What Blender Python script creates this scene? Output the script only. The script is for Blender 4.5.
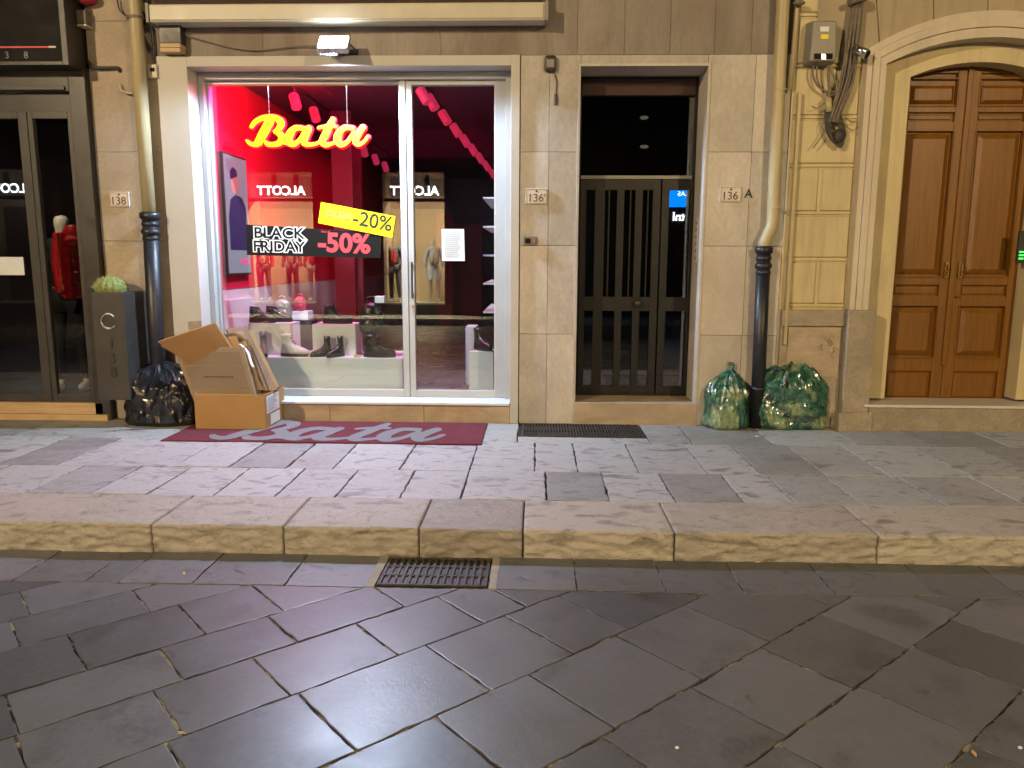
import bpy, bmesh, math, random
import numpy as np
from math import sin, cos, pi, radians, atan2, sqrt
from mathutils import Vector, Matrix, noise

for o in list(bpy.data.objects): bpy.data.objects.remove(o)
scene = bpy.context.scene
col = scene.collection
rnd = random.Random(7)

# ------------------------------------------------------------------ camera
FPX, PITCH, YAW, ROLL, EYE, K = 770.0, 9.1, 1.8, 0.25, 1.6, 0.157
cam_d = bpy.data.cameras.new("camera")
cam = bpy.data.objects.new("camera", cam_d); col.objects.link(cam)
cam.location = (0, 0, EYE)
RM = Matrix.Rotation(radians(YAW), 3, 'Z') @ Matrix.Rotation(radians(90-PITCH), 3, 'X') @ Matrix.Rotation(radians(ROLL), 3, 'Z')
cam.rotation_euler = RM.to_euler()
cam_d.sensor_width = 36; cam_d.lens = FPX/1024*36
cam_d.clip_start = 0.05; cam_d.clip_end = 500
scene.camera = cam

# ------------------------------------------------------------------ night sky
w = bpy.data.worlds.new("World"); scene.world = w; w.use_nodes = True
wn = w.node_tree.nodes; wl = w.node_tree.links
bg = wn['Background']
sky = wn.new('ShaderNodeTexSky'); sky.sky_type = 'NISHITA'; sky.sun_disc = False
sky.sun_elevation = radians(25); sky.sun_rotation = radians(200)
wl.new(sky.outputs[0], bg.inputs[0]); bg.inputs[1].default_value = 0.006

# ------------------------------------------------------------------ render look
scene.view_settings.view_transform = 'Standard'
scene.view_settings.look = 'None'
scene.view_settings.exposure = 0.22
scene.view_settings.gamma = 1.0
scene.view_settings.use_curve_mapping = False
cy = scene.cycles
cy.use_denoising = True
cy.max_bounces = 7; cy.diffuse_bounces = 3; cy.glossy_bounces = 4
cy.transmission_bounces = 4; cy.transparent_max_bounces = 16
cy.sample_clamp_indirect = 4.0; cy.caustics_reflective = False; cy.caustics_refractive = False

# ------------------------------------------------------------------ lamps of the place and two added fill lights
def aim(o, tgt):
    d = Vector(tgt) - o.location
    o.rotation_euler = d.to_track_quat('-Z', 'Y').to_euler()
def spot(name, loc, tgt, power, colr, size, blend=0.5, rad=0.1, parent=None):
    l = bpy.data.lights.new(name, 'SPOT'); l.energy = power; l.color = colr
    l.spot_size = radians(size); l.spot_blend = blend; l.shadow_soft_size = rad
    o = bpy.data.objects.new(name, l); col.objects.link(o); o.location = loc; aim(o, tgt); return o
def area(name, loc, tgt, power, colr, sx, sy):
    l = bpy.data.lights.new(name, 'AREA'); l.shape = 'RECTANGLE'; l.size = sx; l.size_y = sy
    l.energy = power; l.color = colr
    o = bpy.data.objects.new(name, l); col.objects.link(o); o.location = loc; aim(o, tgt); return o
def point(name, loc, power, colr, rad=0.1):
    l = bpy.data.lights.new(name, 'POINT'); l.energy = power; l.color = colr; l.shadow_soft_size = rad
    o = bpy.data.objects.new(name, l); col.objects.link(o); o.location = loc; return o

WARM = (1.0, 0.77, 0.47)
LAMP_A = (-8.0, -5.2, 6.5)
LAMP_B = (6.5, -5.2, 5.6)
spot('street_lamp_light', (LAMP_A[0]+.05, LAMP_A[1]+.12, LAMP_A[2]-.14), (0.8, 6.8, 0.5), 4300, WARM, 72, 0.9, 0.14)
spot('street_lamp_light', (LAMP_B[0]-.05, LAMP_B[1]+.12, LAMP_B[2]-.14), (1.5, 6.8, 0.3), 2400, (1, .74, .38), 72, 0.9, 0.14)
FLOOD = (-1.665, 6.62, 3.30)
spot('floodlight_light', (FLOOD[0]+.0, FLOOD[1]-.045, FLOOD[2]-.055), (-1.66, 6.15, 1.4), 640, (0.58, 0.75, 1.0), 172, 0.25, 0.05)
# shop interior: magenta lamps under its ceiling, and an added white fill
area('shop_pink_light', (-2.25, 7.30, 3.29), (-2.1, 4.2, 0.3), 55, (1.0, 0.03, 0.55), 1.2, 0.07)
area('shop_pink_light', (-2.1, 7.85, 3.25), (-2.9, 7.8, 2.2), 30, (1.0, 0.0, 0.05), 0.5, 0.3)
area('shop_pink_light', (-1.5, 10.5, 3.1), (-1.5, 10.5, 0), 20, (1.0, 0.02, 0.16), 1.8, 2.5)
area('shop_white_fill', (-1.9, 7.15, 3.27), (-1.9, 7.45, 0.8), 14, (0.80, 0.88, 1.0), 1.6, 0.06)  # added light to brighten the goods on the display platform
point('side_store_fill', (-4.7, 6.98, 2.95), 34, (1, .85, .6), 0.15)  # added light so the red jacket and figures behind the glass show

# ------------------------------------------------------------------ pixel rays -> true positions on a plane of the place
def ray(px, py): return RM @ Vector(((px-512)/FPX, -(py-384)/FPX, -1))
def P(px, py, Y):
    d = ray(px, py); t = Y/d.y; return (d.x*t, EYE + d.z*t)
def G(px, py, z=0.0):
    d = ray(px, py); t = (z-EYE)/d.z; return (d.x*t, d.y*t)
def PX(px, py, Y): return P(px, py, Y)[0]
def PZ(px, py, Y): return P(px, py, Y)[1]

# ------------------------------------------------------------------ materials
MATS = {}
def newmat(name):
    m = bpy.data.materials.new(name); m.use_nodes = True; MATS[name] = m
    nt = m.node_tree; b = nt.nodes['Principled BSDF']; return m, nt, b
def N(nt, t, **kw):
    n = nt.nodes.new(t)
    for k, v in kw.items():
        if k.startswith('i_'): 
            key = k[2:]
            key = int(key) if key.isdigit() else key.replace('_', ' ')
            n.inputs[key].default_value = v
        else: setattr(n, k, v)
    return n
def L(nt, a, b): nt.links.new(a, b)
def ramp(nt, src, stops):
    r = nt.nodes.new('ShaderNodeValToRGB'); cr = r.color_ramp
    while len(cr.elements) < len(stops): cr.elements.new(0.5)
    for e, (p, c) in zip(cr.elements, stops):
        e.position = p; e.color = (c, c, c, 1) if not isinstance(c, tuple) else (*c, 1)
    L(nt, src, r.inputs[0]); return r.outputs[0]
def mix(nt, f, a, b, mode='MIX'):
    m = nt.nodes.new('ShaderNodeMix'); m.data_type = 'RGBA'; m.blend_type = mode
    for s, v in ((m.inputs[0], f), (m.inputs[6], a), (m.inputs[7], b)):
        if isinstance(v, (int, float)): s.default_value = v
        elif isinstance(v, tuple): s.default_value = (*v, 1)
        else: L(nt, v, s)
    return m.outputs[2]
def coords(nt, sc=(1, 1, 1)):
    tc = nt.nodes.new('ShaderNodeTexCoord'); mp = nt.nodes.new('ShaderNodeMapping')
    L(nt, tc.outputs['Object'], mp.inputs[0]); mp.inputs['Scale'].default_value = sc; return mp.outputs[0]
def nz(nt, vec, scale, detail=6, rough=0.6, dist=0.0):
    n = nt.nodes.new('ShaderNodeTexNoise'); L(nt, vec, n.inputs['Vector'])
    n.inputs['Scale'].default_value = scale; n.inputs['Detail'].default_value = detail
    n.inputs['Roughness'].default_value = rough; n.inputs['Distortion'].default_value = dist; return n.outputs[0]
def bump(nt, b, h, strength=0.3, dist=0.01):
    bp = nt.nodes.new('ShaderNodeBump'); bp.inputs['Strength'].default_value = strength
    bp.inputs['Distance'].default_value = dist; L(nt, h, bp.inputs['Height']); L(nt, bp.outputs[0], b.inputs['Normal'])
def plain(name, c, rough=0.5, metal=0.0, var=0.15, scale=8, bmp=0.1, coat=0.0, bscale=60, spec=0.5):
    m, nt, b = newmat(name); v = coords(nt)
    n1 = nz(nt, v, scale); n2 = nz(nt, v, bscale, 4)
    lo = tuple(x*(1-var) for x in c); hi = tuple(min(1, x*(1+var)) for x in c)
    L(nt, ramp(nt, n1, [(0.3, lo), (0.7, hi)]), b.inputs['Base Color'])
    L(nt, ramp(nt, n1, [(0.3, max(0, rough-.08)), (0.75, min(1, rough+.1))]), b.inputs['Roughness'])
    b.inputs['Metallic'].default_value = metal; b.inputs['Coat Weight'].default_value = coat
    b.inputs['Specular IOR Level'].default_value = spec
    if bmp: bump(nt, b, n2, bmp, 0.004)
    return m
def emis(name, c, s, base=None):
    m, nt, b = newmat(name); b.inputs['Base Color'].default_value = (*(base or c), 1)
    b.inputs['Emission Color'].default_value = (*c, 1); b.inputs['Emission Strength'].default_value = s; return m

def slabstone(name, c, isl=0.2, warm=0.0, nscale=3.0, stain=0.3, rough=(0.6, 0.85), chisel=0.0, bmp=0.3, veins=None, stretch=(1,1,1), scuff=0.0, stainc=None, fine=.15, mid=0.0, flake_shade=0.0, fscale=9.0):
    """natural stone cut in slabs: every slab its own tone, cloudy tone, fine grain, stains"""
    m, nt, b = newmat(name); v = coords(nt, stretch)
    geo = nt.nodes.new('ShaderNodeNewGeometry'); ri = geo.outputs['Random Per Island']
    add = nt.nodes.new('ShaderNodeVectorMath'); add.operation = 'ADD'
    sc = nt.nodes.new('ShaderNodeVectorMath'); sc.operation = 'SCALE'; sc.inputs['Scale'].default_value = 37.0
    cmb = nt.nodes.new('ShaderNodeCombineXYZ'); L(nt, ri, cmb.inputs[0]); L(nt, ri, cmb.inputs[2])
    L(nt, cmb.outputs[0], sc.inputs[0]); L(nt, v, add.inputs[0]); L(nt, sc.outputs[0], add.inputs[1]); vi = add.outputs[0]
    n1 = nz(nt, vi, nscale, 8, 0.62, 0.6); n2 = nz(nt, vi, nscale*14, 6, 0.7); n3 = nz(nt, v, nscale*0.45, 5, 0.6, 0.8)
    lo = tuple(x*(1-isl) for x in c); hi = tuple(x*(1+isl) for x in c)
    base = ramp(nt, ri, [(0.0, lo), (0.5, c), (1.0, tuple(h*f for h, f in zip(hi, (1+warm, 1, 1-warm))))])
    base = mix(nt, 1.0, base, ramp(nt, n1, [(0.25, 0.72), (0.75, 1.2)]), 'MULTIPLY')
    base = mix(nt, 1.0, base, ramp(nt, n2, [(0.3, 1-fine), (0.7, 1+fine*.7)]), 'MULTIPLY')
    if mid: base = mix(nt, 1.0, base, ramp(nt, nz(nt, vi, nscale*5, 7, .7, 2.2), [(0.32, 1-mid), (0.5, 1.0), (0.68, 1+mid*.6)]), 'MULTIPLY')
    if stain:
        base = mix(nt, ramp(nt, n3, [(0.45, 0.0), (0.72, stain)]), base, stainc or tuple(x*0.35 for x in c))
    rdg = None
    if flake_shade:
        rn = nt.nodes.new('ShaderNodeTexNoise'); rn.noise_type = 'RIDGED_MULTIFRACTAL'; L(nt, vi, rn.inputs['Vector']); rn.inputs['Scale'].default_value = fscale
        rn.inputs['Detail'].default_value = 7; rn.inputs['Roughness'].default_value = .6; rn.inputs['Distortion'].default_value = .9; rn.inputs['Lacunarity'].default_value = 2.1
        rdg = ramp(nt, rn.outputs[0], [(.25, 0.0), (.9, 1.0)]); amt = ramp(nt, ri, [(0.15, flake_shade*.25), (.85, flake_shade)])
        dk = mix(nt, 1.0, ramp(nt, rn.outputs[0], [(.45, 0.0), (.95, 1.0)]), amt, 'MULTIPLY')  # shade in the creases of the flaked relief, put into the colour
        base = mix(nt, dk, base, tuple(x*.42 for x in c))
        lt = mix(nt, 1.0, ramp(nt, rn.outputs[0], [(.10, 1.0), (.3, 0.0)]), amt, 'MULTIPLY')  # light on the raised flakes, put into the colour
        base = mix(nt, lt, base, tuple(min(1, x*1.5) for x in c))
    if veins:
        wv = nt.nodes.new('ShaderNodeTexNoise'); L(nt, vi, wv.inputs['Vector']); wv.inputs['Scale'].default_value = nscale*1.2
        wv.inputs['Detail'].default_value = 9; wv.inputs['Distortion'].default_value = 2.0
        ln = ramp(nt, wv.outputs[0], [(0.485, 0.0), (0.5, 0.6), (0.515, 0.0)])
        base = mix(nt, ln, base, veins)
    if scuff:
        sf = nz(nt, v, 19, 9, 0.75, 1.5)
        base = mix(nt, ramp(nt, sf, [(0.63, 0.0), (0.72, scuff)]), base, tuple(min(1, x*2.4) for x in c))
        sp = nz(nt, v, 7, 3, 0.5, 0.4)
        base = mix(nt, ramp(nt, sp, [(0.66, 0.0), (0.73, scuff*1.3)]), base, tuple(x*0.25 for x in c))
    L(nt, base, b.inputs['Base Color'])
    L(nt, ramp(nt, n1, [(0.3, rough[0]), (0.7, rough[1])]), b.inputs['Roughness'])
    hgt = mix(nt, 0.5, n2, n1)
    if chisel:
        ch = nz(nt, vi, 26, 5, 0.55, 2.5)
        # some slabs are tooled, the others worn smooth
        msk = ramp(nt, ri, [(0.45, 0.06), (0.9, 1.0)])
        hgt = mix(nt, 1.0, hgt, mix(nt, 1.0, ch, msk, 'MULTIPLY'), 'ADD')
    if rdg: hgt = mix(nt, flake_shade*.7, hgt, mix(nt, 1.0, (1.0, 1.0, 1.0), rdg, 'SUBTRACT'))
    bump(nt, b, hgt, bmp, 0.012)
    return m

slabstone('travertine', (.49, .445, .39), flake_shade=.16, fscale=2.5, isl=0.17, warm=.03, mid=.10, nscale=2.0, stain=.5, rough=(.45, .7), bmp=.10, stretch=(1, 1, .6), stainc=(.25, .19, .13))
slabstone('grimy_travertine', (.27, .23, .195), isl=0.12, nscale=2.4, stain=.75, rough=(.6, .85), bmp=.2, stretch=(2.2, 1, .5), stainc=(.13, .085, .055))
slabstone('pier_plaster', (.42, .34, .25), isl=0.03, nscale=2.6, stain=.5, rough=(.7, .9), bmp=.25, stainc=(.30, .24, .18))
slabstone('sidewalk_stone', (.262, .266, .255), isl=0.20, flake_shade=.9, fscale=5.5, nscale=3.2, stain=.65, rough=(.42, .72), chisel=1.0, bmp=1.0, veins=(.16, .15, .14), stretch=(1, 1.6, 1), stainc=(.15, .13, .11), scuff=.4, fine=.26, mid=.35)
slabstone('kerb_stone', (.285, .258, .215), flake_shade=.8, fscale=6.0, isl=0.10, nscale=4.0, stain=.5, rough=(.55, .8), chisel=1.0, bmp=.8, veins=(.15, .12, .08), stretch=(.7, 1, 1.8), stainc=(.15, .12, .08), scuff=.3, fine=.3, mid=.3)
slabstone('basalt_paving', (.090, .092, .104), flake_shade=.6, fscale=2.6, isl=0.24, nscale=2.2, stain=.35, rough=(.30, .44), chisel=.10, bmp=.12, stainc=(.04, .038, .042), scuff=.45, fine=.28, mid=.2)
slabstone('gutter_stone', (.105, .105, .110), flake_shade=.8, fscale=9, isl=0.24, nscale=3.0, stain=.35, rough=(.36, .6), chisel=1.0, bmp=.6, stainc=(.06, .058, .055), scuff=.3, fine=.3)
slabstone('granite', (.36, .30, .22), isl=0.05, fine=.35, nscale=7, stain=.35, rough=(.6, .8), bmp=.3, stainc=(.20, .15, .10))
slabstone('stone_surround', (.42, .38, .33), isl=0.06, nscale=1.8, stain=.25, rough=(.5, .75), bmp=.08, stainc=(.30, .25, .2))
slabstone('sill_stone', (.46, .36, .25), isl=0.08, nscale=3.2, stain=.45, rough=(.5, .75), bmp=.15, stretch=(1, 1, 2), stainc=(.22, .15, .09))
plain('painted_surround', (.50, .47, .42), .55, var=.06, scale=3, bmp=.05)
# yellow stucco with rain streaks and repairs
def stucco(name, c, dirt):
    m, nt, b = newmat(name); v = coords(nt); vs = coords(nt, (5, 5, .5))
    n1 = nz(nt, v, 1.6, 6, .6, .5); n2 = nz(nt, v, 90, 4, .6); n3 = nz(nt, vs, 2.0, 6, .65)
    base = ramp(nt, n1, [(0.3, tuple(x*.86 for x in c)), (0.7, tuple(min(1, x*1.08) for x in c))])
    base = mix(nt, ramp(nt, n3, [(0.5, 0.0), (0.75, dirt)]), base, tuple(x*.45 for x in c))
    L(nt, base, b.inputs['Base Color']); b.inputs['Roughness'].default_value = .8
    bump(nt, b, mix(nt, .6, n2, nz(nt, v, 14, 5)), .28, .004); return m
stucco('yellow_stucco', (.60, .50, .29), .45)
stucco('cream_pipe', (.46, .38, .21), .7); MATS['cream_pipe'].node_tree.nodes['Principled BSDF'].inputs['Roughness'].default_value = .45
stucco('cream_stucco', (.60, .52, .40), .25)
stucco('upper_stucco', (.40, .33, .22), .4)
m, nt, b = newmat('dark_joint'); b.inputs['Base Color'].default_value = (.022, .019, .016, 1); b.inputs['Roughness'].default_value = .95
# asphalt-like joint dirt
m, nt, b = newmat('joint_dirt'); v = coords(nt); n1 = nz(nt, v, 7, 6, .7, .5); n2 = nz(nt, v, 120, 4)
L(nt, ramp(nt, n1, [(.40, (.018, .015, .012)), (.50, (.06, .05, .035)), (.56, (.34, .29, .20)), (.64, (.36, .31, .22)), (.70, (.03, .04, .02))]), b.inputs['Base Color']); b.inputs['Roughness'].default_value = .95
bump(nt, b, n2, .6, .01)
# wood
m, nt, b = newmat('door_wood'); v = coords(nt, (9, 9, .55)); n1 = nz(nt, v, 3, 8, .65, .6); v2 = coords(nt, (60, 60, 1.5)); n2 = nz(nt, v2, 3, 4)
L(nt, mix(nt, .5, ramp(nt, n1, [(.25, (.10, .040, .003)), (.75, (.27, .112, .011))]), ramp(nt, n2, [(.3, (.12, .046, .003)), (.7, (.25, .104, .010))])), b.inputs['Base Color'])
b.inputs['Roughness'].default_value = .42; bump(nt, b, n2, .12, .003)
m, nt, b = newmat('raw_wood'); v = coords(nt, (1, 9, 9)); n1 = nz(nt, v, 4, 8, .65, .6)
L(nt, ramp(nt, n1, [(.25, (.42, .27, .13)), (.75, (.62, .45, .25))]), b.inputs['Base Color']); b.inputs['Roughness'].default_value = .6; bump(nt, b, n1, .2, .003)
plain('white_aluminium', (.47, .47, .46), .35, var=.05, scale=3, bmp=.03)
plain('ledge_marble', (.66, .67, .68), .35, var=.08, scale=4, bmp=.04)
plain('dark_bronze', (.030, .026, .023), .38, var=.2, bmp=.05)
plain('grey_metal', (.040, .036, .032), .42, var=.15, bmp=.05)
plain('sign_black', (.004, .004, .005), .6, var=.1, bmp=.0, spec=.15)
plain('door_metal', (.012, .0108, .0095), .45, var=.15, bmp=.05, spec=.35)
plain('black_iron', (.012, .013, .018), .42, var=.35, bmp=.25, scale=20)
plain('awning_cream', (.56, .51, .40), .45, var=.08, scale=4, bmp=.04)
plain('brown_fabric', (.05, .028, .024), .9, var=.25)
plain('grey_plastic', (.24, .22, .19), .5, var=.1)
plain('dark_plastic', (.03, .028, .026), .45, var=.2)
plain('cable_black', (.035, .030, .026), .6, var=.3, scale=14)
plain('cable_grey', (.16, .13, .10), .6, var=.3, scale=14)
plain('brass', (.60, .42, .18), .3, 1.0, var=.1)
plain('silver', (.7, .7, .68), .3, 1.0, var=.1)
plain('rusty_iron', (.055, .045, .038), .6, .3, var=.5, scale=25, bmp=.5)
plain('concrete', (.30, .27, .22), .85, var=.2, scale=12, bmp=.4)
plain('marble_plaque', (.62, .56, .50), .45, var=.07)
plain('plaque_ink', (.09, .05, .04), .6)
plain('black_ink', (.012, .012, .012), .5)
plain('poster_black', (.013, .011, .010), .8, var=.05, bmp=0, spec=.1)
plain('poster_yellow', (.80, .66, .0), .5, var=.02, bmp=0)
plain('poster_white', (.80, .80, .80), .5, var=.02, bmp=0)
plain('poster_red', (.80, .055, .07), .5, var=.02, bmp=0)
plain('paper', (.72, .74, .76), .6, var=.05)
plain('laminate_white', (.84, .87, .90), .4, var=.03, bmp=.02)
plain('shop_wall', (.70, .70, .72), .6, var=.03)
plain('shop_dark', (.05, .04, .045), .5, var=.2)
plain('shop_wall_red_lit', (.75, .012, .06), .6, var=.05)  # upper part of a white wall, the red light on it put into colour
plain('shop_ceiling', (.16, .06, .09), .6, var=.1)
plain('shop_red', (.22, .008, .03), .6, var=.1)
plain('shop_floor', (.12, .07, .065), .3, var=.25, scale=5)
plain('leather_black', (.012, .012, .014), .28, var=.2, bmp=.25, bscale=140)
plain('leather_white', (.66, .62, .54), .4, var=.08, bmp=.2)
plain('leather_grey', (.14, .13, .12), .4, var=.2, bmp=.2)
plain('rubber_black', (.015, .015, .015), .7)
plain('silver_fabric', (.38, .38, .37), .35, .3, var=.4, scale=12)
plain('pink_fabric', (.45, .03, .08), .5, var=.2)
plain('red_puffer', (.55, .008, .012), .32, var=.2, bmp=.2)
plain('black_cloth', (.014, .014, .017), .85, var=.3)
plain('dark_denim', (.035, .04, .05), .85, var=.3)
plain('red_cloth', (.40, .02, .035), .8, var=.3)
plain('white_cloth', (.68, .66, .60), .8, var=.1)
plain('blue_cloth', (.30, .36, .45), .8, var=.15)
plain('yellow_cloth', (.55, .45, .18), .8, var=.3)
plain('mannequin_white', (.72, .68, .60), .4, var=.03)
plain('dry_leaf_skin', (.45, .30, .10), .7, var=.3)
plain('lichen', (.22, .24, .20), .9, var=.5)
# cactus
m, nt, b = newmat('cactus_skin'); v = coords(nt); n1 = nz(nt, v, 60, 4)
L(nt, ramp(nt, n1, [(.3, (.09, .12, .02)), (.7, (.30, .33, .10))]), b.inputs['Base Color']); b.inputs['Roughness'].default_value = .8; bump(nt, b, n1, .7, .006)
# red carpet
m, nt, b = newmat('mat_red'); v = coords(nt); n1 = nz(nt, v, 160, 4, .7); n3 = nz(nt, v, 3, 5)
L(nt, mix(nt, .5, ramp(nt, n1, [(.3, (.085, .008, .018)), (.7, (.17, .020, .035))]), ramp(nt, n3, [(.3, (.09, .009, .02)), (.7, (.14, .018, .03))])), b.inputs['Base Color']); b.inputs['Roughness'].default_value = 1; bump(nt, b, n1, .8, .006)
bc = b.inputs['Base Color'].links[0].from_socket; L(nt, mix(nt, ramp(nt, nz(nt, v, 5, 8, .75, 1.0), [(.5, 0.0), (.75, .45)]), bc, (.10, .06, .06)), b.inputs['Base Color'])
plain('mat_grey', (.17, .165, .17), 1, var=.25, scale=60, bmp=.6, bscale=160)
# cardboard
def cardboard(name, c):
    m, nt, b = newmat(name); v = coords(nt, (1, 1, 1)); n1 = nz(nt, v, 5, 5); vs = coords(nt, (140, 140, 4)); n2 = nz(nt, vs, 2, 2)
    L(nt, mix(nt, .6, ramp(nt, n1, [(.3, tuple(x*.82 for x in c)), (.7, tuple(x*1.1 for x in c))]), ramp(nt, n2, [(.3, tuple(x*.9 for x in c)), (.7, c)])), b.inputs['Base Color'])
    b.inputs['Roughness'].default_value = .75; bump(nt, b, n2, .15, .003); return m
cardboard('cardboard', (.40, .23, .085)); cardboard('cardboard_pale', (.27, .19, .115)); cardboard('cardboard_brown', (.21, .12, .06)); cardboard('cardboard_flap', (.21, .15, .09)); cardboard('cardboard_inside', (.27, .145, .05))
# plastic sacks
m, nt, b = newmat('black_sack_plastic'); v = coords(nt); n1 = nz(nt, v, 5, 2, .5, 1.5)
b.inputs['Base Color'].default_value = (.008, .008, .010, 1); b.inputs['Roughness'].default_value = .24; b.inputs['Specular IOR Level'].default_value = .6
bump(nt, b, n1, .35, .02)
def greensack(name, seed):
    m, nt, b = newmat(name); v = coords(nt)
    mp = nt.nodes.new('ShaderNodeMapping'); L(nt, v, mp.inputs[0]); mp.inputs['Location'].default_value = (seed, seed*2, seed*.7); q = mp.outputs[0]
    n_a = nz(nt, q, 9, 5, .6, 1.5); n_b = nz(nt, q, 4.2, 3, .5, 1.0); mp2 = nt.nodes.new('ShaderNodeMapping'); L(nt, q, mp2.inputs[0]); mp2.inputs['Location'].default_value = (9, 4, 2); n_c = nz(nt, mp2.outputs[0], 8, 3, .5, 1.2)
    mp3 = nt.nodes.new('ShaderNodeMapping'); L(nt, q, mp3.inputs[0]); mp3.inputs['Location'].default_value = (3, 7, 5); mp3.inputs['Scale'].default_value = (1, 1, .5); n_d = nz(nt, mp3.outputs[0], 22, 5, .6, 2.5)
    cc = ramp(nt, n_a, [(.3, (.006, .028, .020)), (.5, (.020, .085, .055)), (.7, (.07, .20, .13))])
    cc = mix(nt, ramp(nt, n_b, [(.50, 0.0), (.62, .85)]), cc, ramp(nt, n_d, [(.3, (.10, .17, .07)), (.7, (.42, .48, .26))]))
    cc = mix(nt, ramp(nt, n_c, [(.54, 0.0), (.64, .88)]), cc, (.008, .014, .026))
    cc = mix(nt, ramp(nt, n_d, [(.60, 0.0), (.70, .5)]), cc, (.22, .36, .30))  # pale streaks: highlights of the plastic film put into the colour
    L(nt, cc, b.inputs['Base Color']); b.inputs['Roughness'].default_value = .26; b.inputs['Coat Weight'].default_value = .9; b.inputs['Coat Roughness'].default_value = .1
    bump(nt, b, nz(nt, v, 9, 3, .5, 2.0), .4, .02); return m
greensack('green_sack_plastic', 1.3); greensack('green_sack_plastic_dark', 5.1)
# glass: clear pane with real mirror reflection
def glassmat(name, refl, tint=(1, 1, 1)):
    m = bpy.data.materials.new(name); m.use_nodes = True; MATS[name] = m; nt = m.node_tree; nt.nodes.clear()
    out = nt.nodes.new('ShaderNodeOutputMaterial'); tr = nt.nodes.new('ShaderNodeBsdfTransparent'); gl = nt.nodes.new('ShaderNodeBsdfGlossy')
    tr.inputs[0].default_value = (*tint, 1); gl.inputs['Roughness'].default_value = 0.0; gl.inputs[0].default_value = (1, 1, 1, 1)
    lw = nt.nodes.new('ShaderNodeLayerWeight'); lw.inputs['Blend'].default_value = .5
    pw = nt.nodes.new('ShaderNodeMath'); pw.operation = 'POWER'; L(nt, lw.outputs['Facing'], pw.inputs[0]); pw.inputs[1].default_value = 4
    mr = nt.nodes.new('ShaderNodeMapRange'); L(nt, pw.outputs[0], mr.inputs[0]); mr.inputs['To Min'].default_value = refl; mr.inputs['To Max'].default_value = 1.0
    mx = nt.nodes.new('ShaderNodeMixShader'); L(nt, mr.outputs[0], mx.inputs[0]); L(nt, tr.outputs[0], mx.inputs[1]); L(nt, gl.outputs[0], mx.inputs[2]); L(nt, mx.outputs[0], out.inputs[0])
glassmat('shop_glass', .115, (.93, .96, .95)); glassmat('dark_glass', .12, (.55, .55, .55)); glassmat('store_glass', .09, (.85, .85, .85))
# lit things
emis('neon_yellow', (1.0, .74, .0), 1.1); emis('neon_red', (1.0, .0, .03), 1.6)
emis('lamp_face', (.85, .94, 1.0), 40); emis('street_lamp_face', (1.0, .8, .5), 25); emis('dim_lamp', (1.0, .85, .6), .5)
emis('screen_white', (.42, .48, .62), .45, (.1, .1, .1)); emis('screen_navy', (.020, .018, .06), .7); emis('screen_skin', (.30, .17, .15), .6); emis('screen_pink', (.8, .05, .2), .8)
plain('window_beige', (.62, .50, .34), .8, var=.04); emis('sign_white', (.85, .95, 1.0), 11); emis('sign_blue', (.0, .22, 1.0), 7); emis('led_green', (.05, 1, .1), 2.5)
plain('window_brown', (.30, .22, .16), .8, var=.04)
emis('track_glow', (1.0, .04, .14), .45)
M = MATS
# ------------------------------------------------------------------ mesh helpers
ORG = {}
def thing(name, label, cat, loc=(0, 0, 0), group=None, kind=None):
    o = bpy.data.objects.new(name, None); col.objects.link(o); o.location = loc; o.empty_display_size = .1
    ORG[o] = Vector(loc); o['label'] = label; o['category'] = cat
    if group: o['group'] = group
    return o
def tag(o, label, cat, group=None):
    o['label'] = label; o['category'] = cat
    if group: o['group'] = group
    return o
def structure(o): o['kind'] = 'structure'; return o
def link(me, name, mat, parent=None, loc=None, smooth=False, bevel=0.0, subsurf=0):
    """mesh in world coordinates -> object, its origin at the parent's base (or at loc)"""
    o = bpy.data.objects.new(name, me); col.objects.link(o)
    org = ORG[parent] if parent is not None else Vector(loc or (0, 0, 0))
    me.transform(Matrix.Translation(-org))
    if parent is not None: o.parent = parent
    else: o.location = org
    ORG[o] = org
    for mm in (mat if isinstance(mat, (list, tuple)) else [mat]): me.materials.append(M[mm])
    if smooth:
        for p in me.polygons: p.use_smooth = True
    if bevel:
        md = o.modifiers.new('bevel', 'BEVEL'); md.width = bevel; md.segments = 2; md.limit_method = 'ANGLE'; md.angle_limit = radians(40)
        md.harden_normals = False
    if subsurf:
        md = o.modifiers.new('sub', 'SUBSURF'); md.levels = subsurf; md.render_levels = subsurf
    return o
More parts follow.
